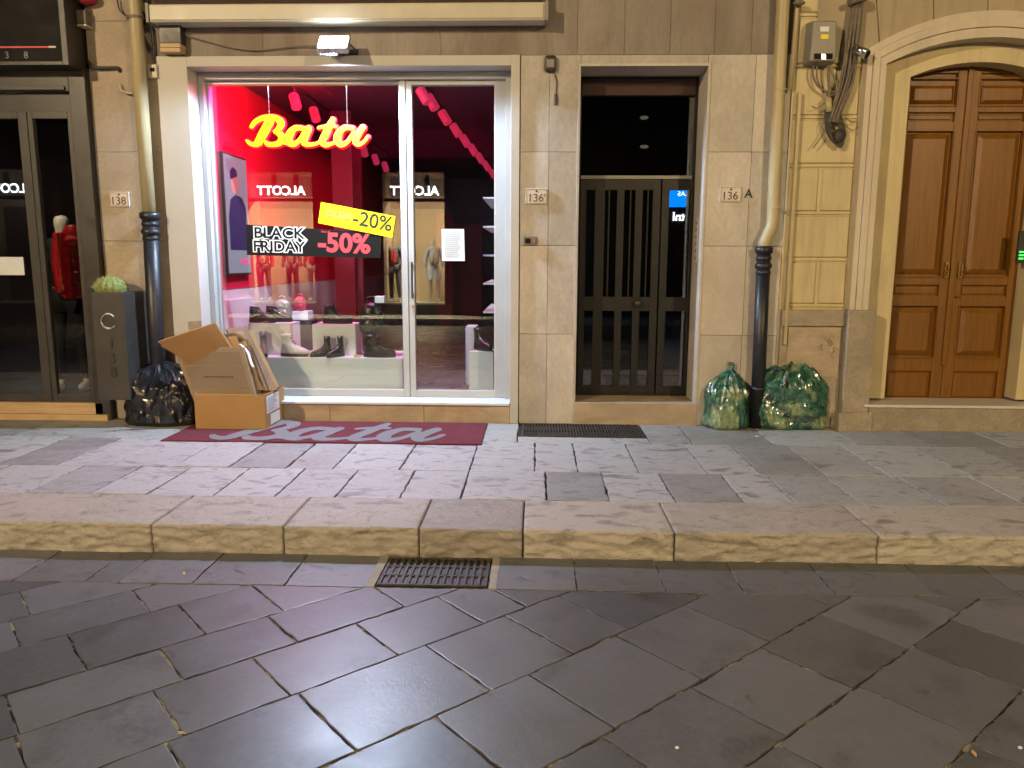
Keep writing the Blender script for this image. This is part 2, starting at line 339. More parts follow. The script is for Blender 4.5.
class MB:
    def __init__(s): s.v = []; s.f = []; s.m = []; s.cuts = []
    def add(s, vs, fs, mi=0):
        n = len(s.v); s.cuts.append((n, len(s.f))); s.v += [tuple(v) for v in vs]; s.f += [tuple(i+n for i in f) for f in fs]; s.m += [mi]*len(fs); return s
    def box(s, x0, x1, y0, y1, z0, z1, mi=0, mat=None):
        vs = [Vector(c) for c in ((x0,y0,z0),(x1,y0,z0),(x1,y1,z0),(x0,y1,z0),(x0,y0,z1),(x1,y0,z1),(x1,y1,z1),(x0,y1,z1))]
        if mat is not None: vs = [mat @ v for v in vs]
        return s.add(vs, [(0,3,2,1),(4,5,6,7),(0,1,5,4),(1,2,6,5),(2,3,7,6),(3,0,4,7)], mi)
    def hexa(s, v8, mi=0): return s.add(v8, [(0,3,2,1),(4,5,6,7),(0,1,5,4),(1,2,6,5),(2,3,7,6),(3,0,4,7)], mi)
    def prism_y(s, pts, y0, y1, mi=0):          # polygon in x,z counter-clockwise seen from -y, extruded y0..y1
        n = len(pts); vs = [(x, y0, z) for x, z in pts]+[(x, y1, z) for x, z in pts]
        fs = [tuple(range(n)), tuple(range(2*n-1, n-1, -1))]+[(i, i+n, (i+1) % n+n, (i+1) % n) for i in range(n)]
        return s.add(vs, fs, mi)
    def prism_z(s, pts, z0, z1, mi=0):
        n = len(pts); vs = [(x, y, z1) for x, y in pts]+[(x, y, z0) for x, y in pts]
        fs = [tuple(range(n)), tuple(range(2*n-1, n-1, -1))]+[(i, i+n, (i+1) % n+n, (i+1) % n) for i in range(n)]
        return s.add(vs, fs, mi)
    def tube(s, path, r, n=12, mi=0, cap=True):
        path = [Vector(p) for p in path]; rs = r if isinstance(r, (list, tuple)) else [r]*len(path)
        base = len(s.v); up = None; vs = []
        for i, p in enumerate(path):
            d = (path[min(i+1, len(path)-1)]-path[max(i-1, 0)]).normalized()
            if up is None: up = d.orthogonal().normalized()
            else: up = (up-d*up.dot(d)).normalized()
            q = d.cross(up)
            vs += [p+(up*cos(2*pi*k/n)+q*sin(2*pi*k/n))*rs[i] for k in range(n)]
        fs = [(i*n+k, i*n+(k+1) % n, (i+1)*n+(k+1) % n, (i+1)*n+k) for i in range(len(path)-1) for k in range(n)]
        if cap: fs += [tuple(range(n-1, -1, -1)), tuple((len(path)-1)*n+k for k in range(n))]
        return s.add(vs, fs, mi)
    def loft(s, rings, mi=0, cap=True):
        n = len(rings[0]); vs = [v for r in rings for v in r]
        fs = [(i*n+k, i*n+(k+1) % n, (i+1)*n+(k+1) % n, (i+1)*n+k) for i in range(len(rings)-1) for k in range(n)]
        if cap: fs += [tuple(range(n-1, -1, -1)), tuple((len(rings)-1)*n+k for k in range(n))]
        return s.add(vs, fs, mi)
    def ball(s, c, rx, ry=None, rz=None, n=16, mi=0, mat=None):
        ry = ry or rx; rz = rz or rx; rings = []
        for i in range(1, n//2):
            a = pi*i/(n//2); rings.append([Vector((c[0]+rx*sin(a)*cos(2*pi*k/n), c[1]+ry*sin(a)*sin(2*pi*k/n), c[2]-rz*cos(a))) for k in range(n)])
        vs = [v for r in rings for v in r]; m_ = len(rings)
        fs = [(i*n+k, i*n+(k+1) % n, (i+1)*n+(k+1) % n, (i+1)*n+k) for i in range(m_-1) for k in range(n)]
        vs += [Vector((c[0], c[1], c[2]-rz)), Vector((c[0], c[1], c[2]+rz))]
        fs += [(m_*n, (k+1) % n, k) for k in range(n)]+[(m_*n+1, (m_-1)*n+k, (m_-1)*n+(k+1) % n) for k in range(n)]
        if mat is not None: vs = [mat @ v for v in vs]
        return s.add(vs, fs, mi)
    def mesh(s, name):
        me = bpy.data.meshes.new(name); me.from_pydata(s.v, [], s.f); me.update()
        for p, mi in zip(me.polygons, s.m): p.material_index = mi
        bm = bmesh.new(); bm.from_mesh(me); bmesh.ops.recalc_face_normals(bm, faces=bm.faces); bm.to_mesh(me); bm.free()
        return me
    def build(s, name, mat, parent=None, **kw): return link(s.mesh(name), name, mat, parent, **kw)
    def each(s, name, mat, parent=None, k=1, **kw):
        """one object for every k shapes added"""
        r = None; cuts = s.cuts[::k]+[(len(s.v), len(s.f))]
        for (v0, f0), (v1, f1) in zip(cuts[:-1], cuts[1:]):
            q = MB(); q.add(s.v[v0:v1], [tuple(i-v0 for i in f) for f in s.f[f0:f1]]); r = q.build(name, mat, parent, **kw)
        return r
def B(x0, x1, y0, y1, z0, z1, **kw): return MB().box(x0, x1, y0, y1, z0, z1, **kw)
def bezpath(pts, n=8):
    """smooth path through points (Catmull-Rom)"""
    pts = [Vector(p) for p in pts]; q = [pts[0]]+pts+[pts[-1]]; out = []
    for i in range(1, len(q)-2):
        for k in range(n):
            t = k/n; a, b, c, d = q[i-1], q[i], q[i+1], q[i+2]
            out.append(.5*((2*b)+(c-a)*t+(2*a-5*b+4*c-d)*t*t+(3*b-a-3*c+d)*t**3))
    out.append(pts[-1]); return out
def text_mesh(body, size, mtx, extrude=.0015, offset=0.0, align='CENTER', spacing=1.0, xs=1.0):
    cu = bpy.data.curves.new('t', 'FONT'); cu.body = body; cu.size = size; cu.extrude = extrude; cu.offset = offset
    cu.align_x = align; cu.align_y = 'CENTER'; cu.space_character = spacing; cu.resolution_u = 4
    o = bpy.data.objects.new('t', cu); col.objects.link(o)
    dg = bpy.context.evaluated_depsgraph_get(); me = bpy.data.meshes.new_from_object(o.evaluated_get(dg))
    bpy.data.objects.remove(o); bpy.data.curves.remove(cu)
    me.materials.clear(); me.transform(mtx @ Matrix.Diagonal((xs, 1, 1, 1))); return me
def face_cam(x, y, z, rot=0.0, tilt=0.0):      # text plane facing -y
    return Matrix.Translation((x, y, z)) @ Matrix.Rotation(radians(rot), 4, 'Z') @ Matrix.Rotation(radians(90), 4, 'X') @ Matrix.Rotation(radians(tilt), 4, 'Z')
def copy_tree(o, parent=None):
    c = o.copy(); col.objects.link(c)
    if parent is not None: c.parent = parent
    for ch in [x for x in bpy.data.objects if x.parent is o]:
        copy_tree(ch, c)
    return c
# lettering drawn with a broad pen: distance field of tapered strokes, contoured into a mesh
BATA = [
 [(196,336,24),(150,410,25),(112,474,22)],
 [(72,378,9),(92,352,12),(135,328,14),(190,318,14),(236,326,17),(262,350,20),(252,384,16),(222,408,9)],
 [(222,406,9),(255,424,17),(266,450,20),(246,478,17),(205,488,13),(172,484,13),(160,470,8)],
 [(38,463,6),(62,482,11),(95,488,14),(115,474,20)], [(262,470,10),(300,482,8)],
 [(408,388,12),(355,386,15),(318,420,21),(308,462,22),(335,486,16),(372,466,11),(412,410,9)],
 [(440,388,17),(415,440,19),(405,472,18),(428,488,12),(470,486,9),(500,476,8)],
 [(596,332,12),(578,368,18),(548,424,20),(525,468,19),(545,490,13),(585,482,9),(612,470,7)],
 [(505,384,8),(560,375,9),(612,376,9)],
 [(722,386,12),(668,386,15),(632,420,21),(622,462,22),(648,488,16),(690,466,11),(728,410,9)],
 [(786,384,17),(757,425,19),(738,464,19),(755,488,12),(792,470,9),(818,438,8)]]
def stroke_mesh(strokes, grow, nx, x0, x1, y0, y1, tf, thick):
    ny = max(4, int(nx*(y1-y0)/(x1-x0)))
    X, Yg = np.meshgrid(np.linspace(x0, x1, nx), np.linspace(y0, y1, ny)); D = np.full(X.shape, 1e9)
    for st in strokes:
        pts = [(Vector((p[0], p[1], p[2]))) for p in st]; pts = bezpath(pts, 5)
        for a, b in zip(pts[:-1], pts[1:]):
            dx, dy = b.x-a.x, b.y-a.y; l2 = dx*dx+dy*dy+1e-9
            t = np.clip(((X-a.x)*dx+(Yg-a.y)*dy)/l2, 0, 1)
            D = np.minimum(D, np.hypot(X-a.x-t*dx, Yg-a.y-t*dy)-(a.z+(b.z-a.z)*t))
    D -= grow; vid = {}; vs = []; fs = []
    def vert(p):
        k = (round(p[0], 2), round(p[1], 2))
        if k not in vid: vid[k] = len(vs); vs.append(p)
        return vid[k]
    for j in range(ny-1):
        for i in range(nx-1):
            cs = [(i, j), (i+1, j), (i+1, j+1), (i, j+1)]; poly = []
            for q in range(4):
                (ia, ja), (ib, jb) = cs[q], cs[(q+1) % 4]; da, db = D[ja, ia], D[jb, ib]
                if da < 0: poly.append(vert((X[ja, ia], Yg[ja, ia])))
                if (da < 0) != (db < 0):
                    t = da/(da-db); poly.append(vert((X[ja, ia]+t*(X[jb, ib]-X[ja, ia]), Yg[ja, ia]+t*(Yg[jb, ib]-Yg[ja, ia]))))
            poly = [p for k, p in enumerate(poly) if p != poly[k-1]]
            if len(poly) >= 3: fs.append(poly)
    me = bpy.data.meshes.new('lettering'); me.from_pydata([tf(x, y, 0) for x, y in vs], [], fs)
    bm = bmesh.new(); bm.from_mesh(me)
    nrm = (Vector(tf(0, 0, thick))-Vector(tf(0, 0, 0)))
    r = bmesh.ops.extrude_face_region(bm, geom=bm.faces[:]); bmesh.ops.translate(bm, verts=[g for g in r['geom'] if isinstance(g, bmesh.types.BMVert)], vec=nrm)
    bmesh.ops.recalc_face_normals(bm, faces=bm.faces); bm.to_mesh(me); bm.free(); return me

# ------------------------------------------------------------------ ground, road, sidewalk
def clip(poly, nx, ny, c):      # keep nx*x+ny*y <= c
    out = []
    for i in range(len(poly)):
        a, b = poly[i], poly[(i+1) % len(poly)]; da, db = nx*a[0]+ny*a[1]-c, nx*b[0]+ny*b[1]-c
        if da <= 0: out.append(a)
        if (da < 0) != (db < 0) and abs(da-db) > 1e-9:
            t = da/(da-db); out.append((a[0]+t*(b[0]-a[0]), a[1]+t*(b[1]-a[1])))
    return out
def poly_area(p): return .5*sum(p[i][0]*p[(i+1) % len(p)][1]-p[(i+1) % len(p)][0]*p[i][1] for i in range(len(p)))
def inset(poly, d):
    res = poly
    n = len(poly); c = []
    for i in range(n):
        a, b = poly[i], poly[(i+1) % n]; L_ = sqrt((b[0]-a[0])**2+(b[1]-a[1])**2)
        if L_ < 1e-4: continue
        nx, ny = (b[1]-a[1])/L_, -(b[0]-a[0])/L_
        res = clip(res, nx, ny, nx*a[0]+ny*a[1]-d)
        if len(res) < 3: return []
    return res
def slab(mb, poly, z, gap=.005, depth=.03, jit=.0035, rr=rnd, dz=.0015, edge=.005):
    if len(poly) < 3: return
    if poly_area(poly) < 0: poly = poly[::-1]
    poly = inset(poly, gap)
    if len(poly) < 3 or abs(poly_area(poly)) < .004: return
    pts = []
    for i in range(len(poly)):
        a, b = poly[i], poly[(i+1) % len(poly)]; L_ = sqrt((b[0]-a[0])**2+(b[1]-a[1])**2)
        k = max(1, int(L_/.045)); 
        for q in range(k):
            t = q/k; j = jit if q else jit*.6
            pts.append((a[0]+(b[0]-a[0])*t+rr.gauss(0, j*.6), a[1]+(b[1]-a[1])*t+rr.gauss(0, j*.6)))
    cx = sum(p[0] for p in pts)/len(pts); cyy = sum(p[1] for p in pts)/len(pts)
    tx, ty, t0 = rr.gauss(0, dz*2), rr.gauss(0, dz*2), rr.gauss(0, dz)
    def h(p): return z+t0+tx*(p[0]-cx)+ty*(p[1]-cyy)
    def sh(p, s):
        dx, dy = cx-p[0], cyy-p[1]; l = sqrt(dx*dx+dy*dy)+1e-6; return (p[0]+dx/l*s, p[1]+dy/l*s)
    r0 = [(p[0], p[1], h(p)-depth) for p in pts]; r1 = [(p[0], p[1], h(p)-edge*.7) for p in pts]
    r2 = [(*sh(p, edge*.45), h(p)-edge*.2) for p in pts]; r3 = [(*sh(p, edge*1.6), h(p)) for p in pts]
    n = len(pts); vs = r0+r1+r2+r3; fs = [(i*n+k, i*n+(k+1) % n, (i+1)*n+(k+1) % n, (i+1)*n+k) for i in range(3) for k in range(n)]
    fs.append(tuple(3*n+k for k in range(n))); mb.add(vs, fs)

structure(B(-60, 60, -60, 60, -.5, -.006).build('ground', 'joint_dirt'))
GUT, KY = 3.585, 4.0
# road: diagonal running bond of big basalt slabs
th = radians(41.8); Uv = (cos(th), sin(th)); Vv = (-sin(th), cos(th))
vb = [4.56, 4.25, 3.92, 3.61, 3.23, 2.915, 2.55, 2.10, 1.64, 1.235, .82]
known = {4.25: [.44, .95], 3.92: [.36, .87, 1.3], 3.61: [.53, .99, 1.34, 1.85], 3.23: [.26, .80, 1.265, 1.80, 2.3],
         2.915: [.25, .69, 1.07, 1.54, 1.98, 2.235, 2.75], 2.55: [.63, 1.10, 1.67, 2.10, 2.44, 2.95], 2.10: [.95, 1.41, 1.85, 2.35, 2.82, 3.35],
         1.64: [1.30, 1.78, 2.27, 2.74, 3.22, 3.75], 1.235: [1.25, 1.72, 2.21, 2.77, 3.235, 3.64, 4.15]}
v_ = .82
while v_ > -9: v_ -= rnd.choice((.36, .41, .44)); vb.append(v_)
v_ = 4.56; up_ = []
while v_ < 12: v_ += rnd.choice((.36, .34, .4)); up_.insert(0, v_)
vb = up_+vb
mb = MB()
for va, vc in zip(vb[:-1], vb[1:]):
    key = [k for k in known if abs(k-va) < .01]
    us = list(known[key[0]]) if key else [rnd.uniform(.2, .7)]
    while us[0] > -13: us.insert(0, us[0]-rnd.uniform(.42, .56))
    while us[-1] < 13: us.append(us[-1]+rnd.uniform(.42, .56))
    for ua, ub in zip(us[:-1], us[1:]):
        q = [(u*Uv[0]+v*Vv[0], u*Uv[1]+v*Vv[1]) for u, v in ((ua, vc), (ub, vc), (ub, va), (ua, va))]
        q = clip(q, 0, 1, GUT)
        if len(q) < 3: continue
        q = clip(q, 0, -1, 5.0); q = clip(q, 1, 0, 9.5); q = clip(q, -1, 0, 9.5)
        slab(mb, q, 0.0, gap=.0048, edge=.0025, jit=.004, dz=.001)
structure(mb.build('road', 'basalt_paving'))
# gutter course
mb = MB(); gx = [G(px, 588)[0] for px in (0, 75, 110, 187, 282, 366)]
gx = [gx[0]-.95*k for k in range(7, 0, -1)]+gx
gx2 = [G(px, 588)[0] for px in (492, 577, 665, 742, 830, 932, 1010)]; gx2 += [gx2[-1]+.5*k for k in range(1, 14)]
DR0, DR1 = G(374, 588)[0], G(488, 588)[0]
for seq in (gx, gx2):
    for a, b_ in zip(seq[:-1], seq[1:]): slab(mb, [(a, GUT), (b_, GUT), (b_, KY), (a, KY)], 0.001, gap=.0035, edge=.003)
structure(mb.build('gutter', 'gutter_stone'))
# kerb of long hand-dressed stones
mb = MB(); kf = [G(px, 550, 0.02)[0] for px in (150, 284, 420, 523, 671, 866)]
kx = [kf[0]-1.35*k for k in range(6, 0, -1)]+kf+[kf[-1]+1.3*k for k in range(1, 6)]
KB = G(512, 500, K)[1]
for a, b_ in zip(kx[:-1], kx[1:]):
    a += .004; b_ -= .004; nxs = int((b_-a)/.011); off = rnd.uniform(0, 50); tilt = rnd.uniform(-.006, .006)
    prof = [(0, t) for t in np.linspace(-.03, K-.016, 17)]+[(.0+.016*(1-cos(t)), K-.016+.016*sin(t)) for t in np.linspace(.25, pi/2, 5)]+[(t, K) for t in np.linspace(.05, KB-KY-.004, 14)]
    rings = []
    for i in range(nxs+1):
        x = a+(b_-a)*i/nxs; ring = []
        e = min(x-a, b_-x); eh = -.008*max(0, 1-e/.018)**2
        for j, (py_, pz_) in enumerate(prof):
            p = Vector((x*5.5+off, py_*9, pz_*17)); n_ = noise.fractal(p*1.6, .8, 2.1, 6); n2 = noise.ridged_multi_fractal(p*1.1, 1.0, 2.2, 5, 1.0, 2.0)
            if py_ < .001: dy = KY+eh*-.6+.011*n_-.010*(n2-1.0); dz_ = .004*n_*max(0, (pz_-.1)/.05)
            else:
                s_ = min(1, py_/.05); dy = KY+py_+.006*n_*(1-s_)+eh*-.5*(1-s_); dz_ = .0035*n_+eh*.5+tilt*(x-a)
            if j == len(prof)-1: dy = KY+py_
            ring.append((x, dy, pz_+dz_))
        rings.append(ring)
    n = len(prof); vs = [v for r in rings for v in r]
    mb.add(vs, [(i*n+k, (i+1)*n+k, (i+1)*n+k+1, i*n+k+1) for i in range(nxs) for k in range(n-1)]+[tuple(range(n)), tuple(nxs*n+k for k in range(n-1, -1, -1))])
kerb = structure(mb.build('kerb', 'kerb_stone', smooth=True))
# sidewalk slabs
WALL = 6.78
R1, R2 = G(512, 442, K)[1], G(512, 471, K)[1]
structure(B(-9.6, 9.6, KB-.12, 10.0, -.01, K-.016).build('sidewalk_bed', 'dark_joint'))
mb = MB()
GR0, GR1 = G(522, 431, K)[0], G(641, 431, K)[0]; GRY0, GRY1 = G(580, 437, K)[1], WALL-.012
def row(pxs, py, y0, y1, step, lo=-9.5, hi=9.5):
    xs = [G(p, py, K)[0] for p in pxs]
    while xs[0] > lo: xs.insert(0, xs[0]-rnd.uniform(*step))
    while xs[-1] < hi: xs.append(xs[-1]+rnd.uniform(*step))
    for a, b_ in zip(xs[:-1], xs[1:]):
        slab(mb, [(a, y0), (b_, y0), (b_, y1), (a, y1)], K, gap=.0052, jit=.005, dz=.0018, edge=.007)
row([42, 107, 162, 227, 287, 345, 407, 465, 546, 605, 666, 730, 777, 837, 912, 985], 485, KB, R2, (.4, .6))
row([20, 78, 130, 192, 245, 300, 345, 408, 474, 535, 575, 631, 694, 742, 800, 857, 930, 992], 456, R2, R1, (.4, .6))
xs = [G(p, 433, K)[0] for p in (500,)]; xs0 = [GR0-.03]
while xs0[0] > -9.5: xs0.insert(0, xs0[0]-rnd.uniform(.5, .8))
for a, b_ in zip(xs0[:-1], xs0[1:]): slab(mb, [(a, R1), (b_, R1), (b_, WALL-.004), (a, WALL-.004)], K, gap=.0052, jit=.005, edge=.007)
slab(mb, [(GR0-.03, R1), (GR1+.02, R1), (GR1+.02, GRY0-.01), (GR0-.03, GRY0-.01)], K, gap=.003)
xs1 = [GR1+.02]+[G(p, 433, K)[0] for p in (684, 760, 838, 905, 975)]
while xs1[-1] < 9.5: xs1.append(xs1[-1]+rnd.uniform(.5, .8))
for a, b_ in zip(xs1[:-1], xs1[1:]): slab(mb, [(a, R1), (b_, R1), (b_, WALL-.004), (a, WALL-.004)], K, gap=.0052, jit=.005, edge=.007)
structure(mb.build('sidewalk', 'sidewalk_stone'))
# far side of the street, behind the camera
structure(B(-9.5, 9.5, -6.6, -5.0, -.01, K).build('opposite_sidewalk', 'sidewalk_stone'))

# iron grate in the sidewalk
g = thing('pavement_grate', 'long narrow iron grate let into the sidewalk below the wall, left of the entrance door', 'grate', ((GR0+GR1)/2, GRY0, K))
mb = MB(); 
n = 40
for i in range(n+1):
    x = GR0+.012+(GR1-GR0-.024)*i/n; mb.box(x-.0055, x+.0055, GRY0+.012, GRY1-.012, K-.012, K+.004+rnd.gauss(0, .0006))
mb.build('grating', 'rusty_iron', g)
mb = MB().box(GR0, GR1, GRY0, GRY0+.011, K-.03, K+.003).box(GR0, GR1, GRY1-.011, GRY1, K-.03, K+.003).box(GR0, GR0+.011, GRY0+.0115, GRY1-.0115, K-.03, K+.003).box(GR1-.011, GR1, GRY0+.0115, GRY1-.0115, K-.03, K+.003)
mb.box(GR0, GR1, (GRY0+GRY1)/2-.004, (GRY0+GRY1)/2+.004, K-.03, K-.002)
mb.build('frame', 'rusty_iron', g); B(GR0+.002, GR1-.002, GRY0+.002, GRY1-.002, K-.0155, K-.0125).build('pit', 'black_ink', g)
# road drain
g = thing('storm_drain', 'cast iron storm drain grate with three rows of slots in the gutter', 'drain', ((DR0+DR1)/2, GUT, 0))
y0, y1 = GUT+.02, KY-.03
cols = 15; rows_ = 3; bw = (DR1-DR0-.03)/cols; rh = (y1-y0-.02)/rows_
mb = MB()
for i in range(cols+1):
    x = DR0+.015+bw*i
    sk = .0
    for r_ in range(rows_):
        ya = y0+.012+rh*r_; mb.box(x-.009, x+.009, ya+.004, ya+rh-.010, -.02, .006+rnd.gauss(0, .001))
for r_ in range(rows_+1):
    ya = y0+.012+rh*r_; mb.box(DR0+.004, DR1-.004, ya-.009, ya+.003, -.02, .0075)
mb.build('grating', 'rusty_iron', g, bevel=.003)
B(DR0+.006, DR1-.006, y0-.002, y1+.004, -.0055, -.002).build('pit', 'black_ink', g)
mb = MB(); slab(mb, [(DR0-.05, GUT), (DR0, GUT), (DR0, KY), (DR0-.05, KY)], .003, gap=.002, jit=.002); slab(mb, [(DR1, GUT), (DR1+.045, GUT), (DR1+.045, KY), (DR1, KY)], .003, gap=.002, jit=.002)
mb.each('cement_border', 'concrete', g)
# ------------------------------------------------------------------ travertine building
TOP = 6.2
bt = thing('travertine_building', 'travertine clad ground floor holding the red lit shoe shop and the dark entrance door', 'building', (0, WALL, K))
xP0 = PX(95, 150, WALL); xS0 = PX(163, 150, WALL); xS1 = PX(519.5, 240, WALL); xD0 = PX(578, 240, WALL); xD1 = PX(701, 240, WALL); xE = PX(785, 200, WALL)
zS = PZ(340, 56, WALL); zDt = PZ(640, 66, WALL); zc = [PZ(548, y, WALL) for y in (334, 245.5, 152, 55)]
zc = [K] + zc + [PZ(548, 55, WALL)+1.05, PZ(548, 55, WALL)+2.1]
def panels(mb, x0, x1, zs, vx, y=WALL, t=.035, g=.0014):
    xs = [x0]+[v for v in vx if x0 < v < x1]+[x1]
    for za, zb in zip(zs[:-1], zs[1:]):
        for xa, xb in zip(xs[:-1], xs[1:]):
            mb.box(xa+g, xb-g, y+rnd.uniform(-.001, .001), y+t, za+g, zb-g)
mb = MB()
vL = [PX(548, 240, WALL)]; vR = [PX(747, 240, WALL)]
zl = [z for z in zc if z < zc[4]-.01]
panels(mb, xS1, xD0, [K]+zc[1:4]+[zc[4]], vL); panels(mb, xD1, xE, [K]+zc[1:4]+[zc[4]], vR)
panels(mb, xD0, xD1, [zDt+.0, zc[4]], [])
mb.build('cladding', 'travertine', bt, bevel=.002)
mb = MB()
up = [PX(p, 30, WALL) for p in (262, 350, 440, 577.5, 624.5, 670.5, 715, 752)]
panels(mb, xS0, xE, zc[4:7], up); panels(mb, xS0, xS1, [zS, zc[4]], up[:3])
mb.build('upper_cladding', 'grimy_travertine', bt, bevel=.002)
mb = MB()
panels(mb, xP0, xS0, [K, PZ(120, 241, WALL), PZ(120, 152, WALL), PZ(120, 21, WALL), zc[5]], [], t=.05)
panels(mb, -9.5, xP0, [PZ(60, 8, WALL)+.6, zc[5]+1], [], t=.05)
mb.build('pier', 'pier_plaster', bt, bevel=.002)
# core of the walls, set back behind the cladding
mb = MB(); yc = WALL+.036; yb = WALL+.42
mb.box(xS1+.012, xD0-.012, yc, yb, K-.05, TOP).box(xD1+.012, xE, yc, yb, K-.05, TOP).box(xD0-.012, xD1+.012, yc+.001, yb, zDt+.045, TOP).box(xP0+.1, xS0-.002, yc+.016, yb, K-.05, TOP)
mb.box(xS0-.002, xS1+.012, yc, yb, zS+.002, TOP)
mb.box(-9.5, xP0+.1, yc+.016, yb, PZ(60, 8, WALL)+.6, TOP)
mb.box(-9.5, xE, yb, yb+9.5, TOP-.3, TOP)
mb.build('wall_core', 'concrete', bt)
B(-9.5, xE, WALL-.02, WALL+.05, zc[6]-.002, TOP+.4).build('upper_wall', 'grimy_travertine', bt)

# shop window surround
YG = 7.06                                                 # glass plane
xI0 = PX(192.5, 150, WALL); xI1 = PX(510.5, 240, WALL); zI = PZ(340, 66.5, WALL); zSill = PZ(400, 402, WALL-.02)
YS = WALL-.018
sf = M and link(MB().box(xS0, xI0, YS, WALL+.30, K, zS).box(xI1, xS1-.004, YS, WALL+.30, K, zS).box(xI0, xI1, YS+.001, WALL+.30, zI, zS-.001).mesh('shop_surround'), 'shop_surround', 'painted_surround', bt, bevel=.003)
# base step and white ledge
mb = MB(); xs_ = [xI0]+[PX(p, 412, WALL) for p in (330, 424)]+[xI1]
for a, b_ in zip(xs_[:-1], xs_[1:]): mb.box(a+.002, b_-.002, WALL-.004, WALL+.2, K-.02, zSill-.024)
mb.build('base_course', 'sill_stone', bt, bevel=.003)
B(xI0+.002, xI1-.002, WALL-.045, YG+.06, zSill-.022, zSill).build('window_ledge', 'ledge_marble', bt, bevel=.003)
# aluminium frames
def frame(mb, x0, x1, z0, z1, y0, y1, wl, wr, wt, wb):
    mb.box(x0, x0+wl, y0, y1, z0, z1).box(x1-wr, x1, y0, y1, z0, z1).box(x0+wl, x1-wr, y0, y1, z1-wt, z1).box(x0+wl, x1-wr, y0, y1, z0, z0+wb)
zT = zI-.004
xG0 = PX(214, 240, YG); xM0 = PX(403.5, 240, YG); xM1 = PX(413, 240, YG); xG1 = PX(494.5, 240, YG)
zGt = PZ(340, 85, YG); zGb = PZ(340, 388.5, YG)
shw = thing  # (parts below)
mb = MB(); fx0, fx1 = xI0+.003, xI1-.003
mb.box(fx0, fx0+.045, YG-.10, YG+.05, zSill+.001, zT).box(fx1-.05, fx1, YG-.10, YG+.05, zSill+.001, zT).box(fx0+.045, fx1-.05, YG-.10, YG+.05, zT-.055, zT)
mb.box(xM0-.002, xM0+.045, YG-.055, YG+.05, zSill+.001, zT-.055)
of = mb.build('window_frame', 'white_aluminium', bt, bevel=.003)
mb = MB(); frame(mb, fx0+.046, xM0-.003, zSill+.002, zT-.056, YG-.035, YG+.035, max(.02, xG0-fx0-.046), .012, max(.02, zT-.056-zGt), zGb-zSill-.002)
of2 = mb.build('fixed_sash', 'white_aluminium', bt, bevel=.003)
B(fx0+.06, xM0-.006, YG-.004, YG+.004, zSill+.02, zT-.07).build('pane', 'shop_glass', of2)
mb = MB(); zDb = PZ(450, 389.5, YG); dx0 = xM0+.046; zDg = PZ(450, 86, YG)
frame(mb, dx0, fx1-.051, zSill+.002, zT-.056, YG-.045, YG+.025, .055, fx1-.051-xG1, max(.03, zT-.056-zDg), zDb-zSill-.002)
od = mb.build('shop_door', 'white_aluminium', bt, bevel=.003)
B(dx0+.03, fx1-.07, YG-.006, YG+.002, zSill+.03, zT-.09).build('pane', 'shop_glass', od)
hx = PX(413.5, 280, YG); MB().tube([(hx, YG-.085, PZ(413, 262, YG)), (hx, YG-.085, PZ(413, 298, YG))], .009).box(hx-.006, hx+.006, YG-.08, YG-.046, PZ(413, 296, YG), PZ(413, 293, YG)).box(hx-.006, hx+.006, YG-.08, YG-.046, PZ(413, 267, YG), PZ(413, 264, YG)).build('pull_handle', 'dark_bronze', od)
MB().tube([(hx, YG-.06, PZ(413, 306, YG)), (hx, YG-.045, PZ(413, 306, YG))], .013).build('lock', 'brass', od)
# shop room
zF = zSill+.0; zCe = 3.33; RX0 = -2.985; RX1 = PX(496, 240, YG)+.10; RYB = 17.0
ro = MB().box(RX0-.1, RX1+.1, YG+.06, RYB, zF-.12, zF-.001).mesh('f'); link(ro, 'shop_floor', 'shop_floor', bt)
B(RX0-.1, RX1+.1, YG+.06, RYB, zCe, zCe+.1).build('shop_ceiling', 'shop_ceiling', bt)
B(RX0-.1, RX0, YG+.06, RYB, zF, PZ(231, 290, 7.3)).build('shop_side_wall', 'shop_wall', bt); B(RX0-.1, RX0+.004, YG+.06, RYB, PZ(231, 290, 7.3)+.001, zCe).build('shop_side_wall', 'shop_wall_red_lit', bt)
B(RX1, RX1+.1, YG+.06, RYB, zF, zCe).build('shop_shelf_wall', 'shop_dark', bt)
B(RX0-.1, RX1+.1, RYB, RYB+.1, zF-.1, zCe+.1).build('shop_back_wall', 'shop_dark', bt)
# wine red panels standing in the depth of the shop
mb = MB()
for px0, px1, Y, zt in ((247, 262, 8.6, 3.3), (263, 277, 9.6, 3.3), (284, 300, 9.9, 3.2), (334, 354, 9.2, 3.3), (354, 362, 9.9, 3.3), (436, 452, 15.0, 2.5), (452, 482, 16.0, 2.35)):
    mb.box(PX(px0, 240, Y), PX(px1, 240, Y), Y, Y+.08, zF, zt)
mb.each('room_panel', 'shop_red', bt)
